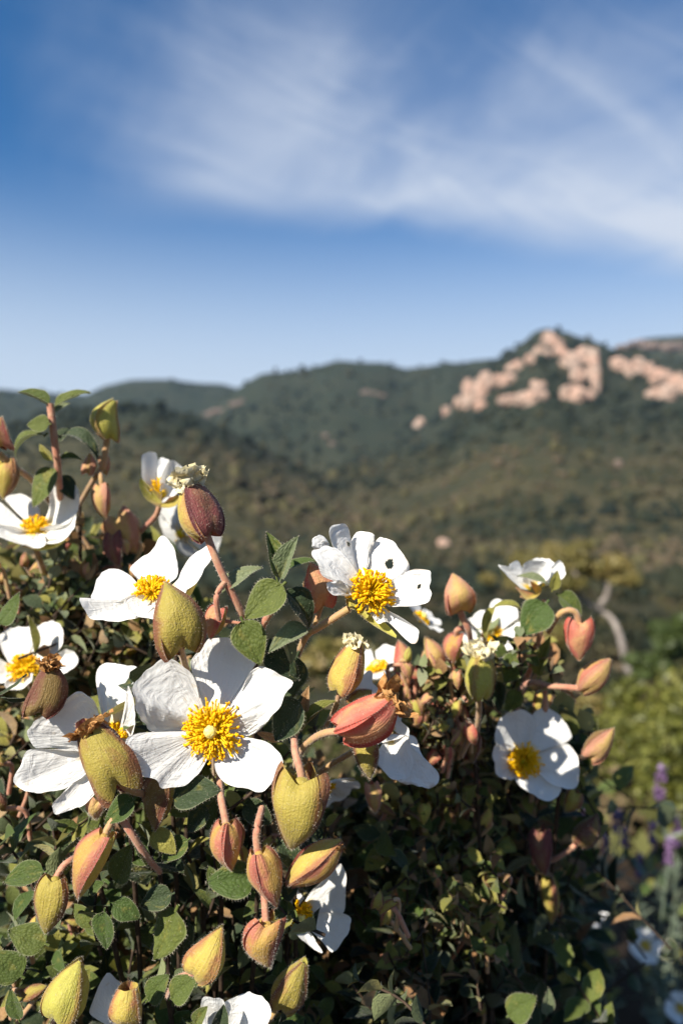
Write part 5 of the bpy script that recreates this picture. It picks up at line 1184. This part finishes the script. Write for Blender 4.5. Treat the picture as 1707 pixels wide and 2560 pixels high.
SR([(1362, 1775, .284), (1362, 1745, .279), (1360, 1716, .276)], 1.3, 'stem')
SR([(1362, 1500, .274), (1358, 1530, .274), (1345, 1590, .278), (1320, 1680, .285), (1280, 1800, .31)], 1.6, 'stem')
SR([(1302, 1488, .274), (1340, 1505, .274), (1362, 1512, .274)], 1.1, 'stem_tan')
SR([(1470, 1888, .281), (1440, 1900, .285), (1400, 1930, .30)], 1.2, 'twig')
SR([(1442, 2108, .301), (1415, 2130, .302), (1380, 2150, .305), (1340, 2160, .315)], 1.2, 'stem')
SR([(1196, 1742, .256), (1196, 1790, .262), (1185, 1870, .275)], 1.2, 'stem_tan')
SR([(1088, 1662, .276), (1110, 1720, .28), (1150, 1800, .29)], 1.2, 'stem')
SR([(1000, 1660, .276), (1003, 1710, .278), (1010, 1780, .29)], 1.2, 'stem')
SR([(1060, 1690, .28), (1100, 1740, .282), (1140, 1790, .285)], 1.1, 'stem')
SR([(1030, 1730, .285), (1075, 1745, .285), (1105, 1790, .288)], 1.1, 'stem')
SR([(1310, 1910, .286), (1330, 1960, .30), (1320, 2050, .32)], 1.2, 'stem_tan')
LR = lambda b, t, d, n=(-.3, -.8, .6), w=1.0, v=0, m='leaf', dt=0: hleaf(right, b, t, d, n, w, v, m, dt)
LR((1365, 1508), (1304, 1588), .262, (-.4, -1, .3), 1.45, 0, 'leaf')
LR((1300, 1636), (1262, 1708), .266, (-.3, -1, .3), 1.35, 0, 'leaf')
LR((1396, 1488), (1452, 1538), .268, (.1, -.8, .6), 1.3, 1, 'leaf')
LR((1300, 1522), (1230, 1520), .266, (-.1, -.4, .9), .7, 3, 'leaf_olive')
LR((1236, 1518), (1216, 1600), .268, (-.6, -.6, .3), .6, 3, 'leaf_olive')
LR((1380, 1475), (1392, 1426), .266, (.3, -.9, -.2), 1.2, 0, 'leaf_olive')
LR((1364, 1458), (1292, 1440), .266, (-.1, -.6, .8), .7, 1, 'leaf_pale')
LR((1310, 1630), (1345, 1665), .272, (-.1, -.8, .6), 1.2, 1, 'leaf')
LR((1345, 1690), (1376, 1590), .275, (-.5, -.8, .1), .6, 4, 'leaf_olive')
LR((1300, 1730), (1262, 1778), .276, (-.3, -.8, .5), 1.3, 0, 'leaf')
LR((1258, 1640), (1230, 1600), .272, (-.3, -.8, .5), 1.1, 1, 'leaf')
LR((1385, 1720), (1440, 1758), .276, (.2, -.5, .8), .7, 3, 'leaf_old')
LR((1240, 1700), (1246, 1780), .274, (-.5, -.8, .3), .9, 2, 'leaf_dark')
LR((1160, 1790), (1215, 1830), .28, (-.2, -.8, .6), 1.2, 0, 'leaf_dark')
LR((1330, 2150), (1250, 2190), .30, (.1, .6, .7), 1.3, 0, 'leaf_dark')
LR((1270, 2175), (1190, 2230), .305, (.1, .6, .7), 1.0, 0, 'leaf_dark')
LR((1270, 2540), (1340, 2490), .27, (-.3, -.8, .5), 1.3, 0, 'leaf')
LR((1365, 2535), (1370, 2470), .28, (.3, -.8, .5), 1.0, 0, 'leaf_pale')
fl = Filler(right, 8)
TOPR = [(930, 1760), (1000, 1680), (1080, 1650), (1150, 1650), (1250, 1600), (1330, 1560), (1390, 1660), (1420, 1800), (1440, 1950), (1470, 2080), (1500, 2200)]
fill_region(fl, 90, TOPR, (960, 1420), 2100, (.29, .34), 10, ['leaf', 'leaf_olive', 'leaf_old', 'leaf_dark', 'leaf_olive'], length=.03, bias=1.2)
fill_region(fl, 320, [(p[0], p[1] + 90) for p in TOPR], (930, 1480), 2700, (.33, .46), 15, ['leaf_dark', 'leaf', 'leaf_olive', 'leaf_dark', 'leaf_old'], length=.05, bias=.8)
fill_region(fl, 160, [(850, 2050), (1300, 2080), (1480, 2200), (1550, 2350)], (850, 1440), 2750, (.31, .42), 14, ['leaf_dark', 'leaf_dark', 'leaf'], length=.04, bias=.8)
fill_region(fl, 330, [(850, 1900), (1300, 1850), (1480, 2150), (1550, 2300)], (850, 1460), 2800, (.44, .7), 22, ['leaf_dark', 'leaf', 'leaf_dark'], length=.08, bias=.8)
fill_region(fl, 130, TOPR, (970, 1400), 1950, (.268, .31), 7, ['leaf_olive', 'leaf', 'leaf_old', 'leaf_pale', 'leaf_olive'], length=.02, bias=1.1)
small_buds(right, 110, TOPR, (970, 1400), 1900, (.275, .315), ['peach', 'pink', 'lime', 'yellow', 'coral', 'peach'], 500, (22, 44))
small_buds(right, 46, [(p[0], p[1] + 10) for p in TOPR], (985, 1290), 1830, (.258, .275), ['peach', 'lime', 'coral', 'yellow', 'peach'], 620, (22, 42))
fill_region(fl, 70, TOPR, (985, 1320), 1860, (.26, .28), 6, ['leaf_olive', 'leaf', 'leaf_pale', 'leaf_old'], length=.014, bias=1.0)
small_buds(right, 26, [(p[0], p[1] + 250) for p in TOPR], (950, 1430), 2560, (.30, .36), ['olive', 'yellow', 'pink', 'brown'], 700, (24, 50))
fl.finish(270)
small_buds(front, 22, [(p[0], p[1] + 80) for p in TOPF], (0, 980), 2540, (.225, .25), ['olive', 'brown', 'yellow', 'pink'], 900, (24, 46))
for pl, tips in ((left, [(200, 1260, .30), (160, 1330, .30), (300, 1380, .31), (140, 1520, .31), (130, 1820, .31)]), (right, [(1180, 1640, .28), (1280, 1800, .31), (1400, 1930, .30), (1340, 2160, .315), (1185, 1870, .275), (1150, 1800, .29), (1010, 1780, .29), (1320, 2050, .32)])):
    b0 = np.array(pl.location)
    for t in tips:
        e = P(*t); b1 = b0 + np.array((tw.normal(0, .015), tw.normal(0, .015), 0)); mid = e * .4 + b1 * .6 + np.array((tw.normal(0, .012), .01, 0))
        stem(pl, [e, e * .7 + mid * .3 + np.array((0, .01, -.01)), mid, b1], 0.8 * MM, 'twig', 0, True, 3, 'branch', 2.0, 6)

rng_s = np.random.default_rng(71)
for i in range(16):
    a = P(rng_s.uniform(1010, 1170), rng_s.uniform(1650, 1840), rng_s.uniform(.262, .272)); e = a + np.array((rng_s.normal(.002, .006), .012, rng_s.uniform(-.016, -.006)))
    stem(right, [a, (a + e) / 2 + np.array((rng_s.normal(0, .003), 0, .003)), e], .75 * MM, ('stem', 'stem_tan')[i % 2], .4, True, i, 'stalk', 1.1, 6)
small_buds(right, 34, [(980, 1640), (1170, 1640)], (1000, 1165), 1880, (.256, .270), ['peach', 'lime', 'coral', 'yellow', 'peach', 'pink'], 1500, (26, 44))
fl3 = Filler(right, 72); LOW = [(940, 1960), (1200, 1990)]
fill_region(fl3, 70, LOW, (940, 1240), 2420, (.262, .30), 7, ['leaf_olive', 'leaf_olive', 'leaf', 'leaf_old'], length=.016, bias=1.0)
fl3.finish(0)
small_buds(right, 30, LOW, (950, 1230), 2400, (.262, .30), ['lime', 'olive', 'peach', 'yellow', 'brown'], 1700, (26, 50))
# ---- far low shrub in the corner
fl = Filler(far, 9)
fill_region(fl, 230, [(1250, 2330), (1400, 2230), (1500, 2170), (1640, 2150), (1800, 2180)], (1250, 1800), 2800, (.85, 1.3), 30, ['leaf_dark', 'leaf', 'leaf_dark', 'leaf_olive'], length=.1, bias=.8)
fl.finish(160)
generic_flower(far, 'small white flower facing the camera in the corner shrub', P(1612, 2362, .78), (-.3, -1, .2), .0175, 81, .2)
generic_flower(far, 'tiny white flower above left of the corner flower', P(1492, 2300, .88), (-.1, -.4, .9), .013, 82)
generic_flower(far, 'white flower cut by the right edge at the bottom', P(1700, 2520, .8), (-.3, -.8, .4), .016, 83)
small_buds(far, 18, [(1300, 2320), (1500, 2260), (1707, 2230)], (1380, 1700), 2540, (.84, .98), ['peach', 'olive', 'brown', 'brown'], 990, (40, 75))

# ------------------------------------------------------------------ lavender between the shrub and the sunlit bushes
M['lav'] = flat_mat('lavender_purple', (0.14, 0.09, 0.18), (0.27, 0.18, 0.30), 160, 0.6, 0.2)
M['lav_dark'] = flat_mat('lavender_dark', (0.10, 0.05, 0.12), (0.17, 0.10, 0.19), 160, 0.7)
def lavender(label, px, d, spikes, seed):
    rng = np.random.default_rng(seed); x = (px - 853.5) / F * d; g = float(terrain_z(np.array([x]), np.array([d]))[0])
    root = empty('lavender_plant', (x, d, g)); tag(root, label, 'lavender', 'lavender plants')
    mb = MB(); lv = MB()
    for (sx, top, bot, w, dd) in spikes:
        T = P(sx, top, d + dd); B = P(sx + rng.normal(0, 4), bot, d + dd); L = np.linalg.norm(T - B); W = w / F * (d + dd)
        m = MB(); V0, F0 = ico(1)
        for i in range(26):
            k = rng.random(); th = rng.uniform(0, 6.28); c = B + (T - B) * k * 0.86 + np.array((math.cos(th), math.sin(th), 0)) * W * .36
            m.add(c + V0 * np.array((W * .22, W * .22, L * .07)) * rng.uniform(.8, 1.2), F0, 1)
        for i in range(4):
            th = i * 1.57 + rng.normal(0, .3); o = np.array((math.cos(th), math.sin(th), 0)); a = B + (T - B) * .82
            tip = T + o * W * rng.uniform(.5, .9) + np.array((0, 0, L * .12)); s = np.cross(o, (0, 0, 1)) * W * .34
            m.add(np.array([a, (a + tip) / 2 + s, tip, (a + tip) / 2 - s]), [(0, 1, 2, 3)], 0)
        obj('flower_spike', m.build('flower_spike', [M['lav'], M['lav_dark']], False), root)
        base = np.array((x + rng.normal(0, .03), d + rng.normal(0, .03), g)); q = spline([base, B * .6 + base * .4 + np.array((rng.normal(0, .02), 0, 0)), B], 14)
        v, f, _ = tube_geo(q, 1.6 * MM, 5); ms = MB(); ms.add(v, f); obj('stem', ms.build('stem', [M['fol_grey']]), root)
        for i in range(46):
            k = rng.uniform(.15, .9); p = q[int(k * 13)]; dr = unit(rng.normal(0, 1, 3) * np.array((1, 1, .3)) + np.array((0, 0, .9))); Lf = rng.uniform(.018, .034)
            s = unit(np.cross(dr, rng.normal(0, 1, 3))) * .0022
            lv.add(np.array([p - s, p + s, p + dr * Lf + s * .4, p + dr * Lf - s * .4]), [(0, 1, 2, 3)], 0, None, rng.random())
    o = obj('leaves', lv.build('leaves', [M['fol_grey']], False), root); tag(o, None, None, None, 'stuff')
lavender('lavender with one tall purple spike and grey green stems', 1640, 1.0, [(1652, 1920, 1998, 26, 0), (1630, 2060, 2120, 20, .05), (1690, 2040, 2120, 24, .05), (1672, 2100, 2160, 20, -.05), (1600, 2140, 2190, 18, .1)], 41)
lavender('low lavender with a cluster of purple spikes behind the dark bud', 1470, 1.1, [(1462, 2010, 2060, 26, 0), (1430, 2030, 2080, 22, .1), (1495, 2040, 2095, 24, .05), (1540, 2030, 2085, 24, 0), (1560, 2075, 2120, 22, .08), (1400, 2085, 2150, 22, 0), (1515, 2090, 2135, 22, .1), (1380, 2020, 2070, 18, .1)], 42)

# ------------------------------------------------------------------ the air between here and the hills
def build_haze():
    a, z0, z1 = 3400, -60, 420
    V = [(x, y, z) for z in (z0, z1) for x, y in ((-a, -a), (a, -a), (a, a), (-a, a))]
    me = mesh('haze', V, [[(0, 3, 2, 1), (4, 5, 6, 7), (0, 1, 5, 4), (1, 2, 6, 5), (2, 3, 7, 6), (3, 0, 4, 7)]], [], False)
    m = bpy.data.materials.new('haze'); m.use_nodes = True; nt = m.node_tree; nt.nodes.clear()
    out = N(nt, 'ShaderNodeOutputMaterial'); pv = N(nt, 'ShaderNodeVolumePrincipled')
    pv.inputs['Color'].default_value = (0.45, 0.70, 1.0, 1); pv.inputs['Density'].default_value = 5.5e-5; pv.inputs['Anisotropy'].default_value = 0.2
    nt.links.new(pv.outputs[0], out.inputs['Volume']); me.materials.append(m)
    tag(obj('haze', me), 'thin blue haze in the air before the hills', None, None, 'stuff')
build_haze()
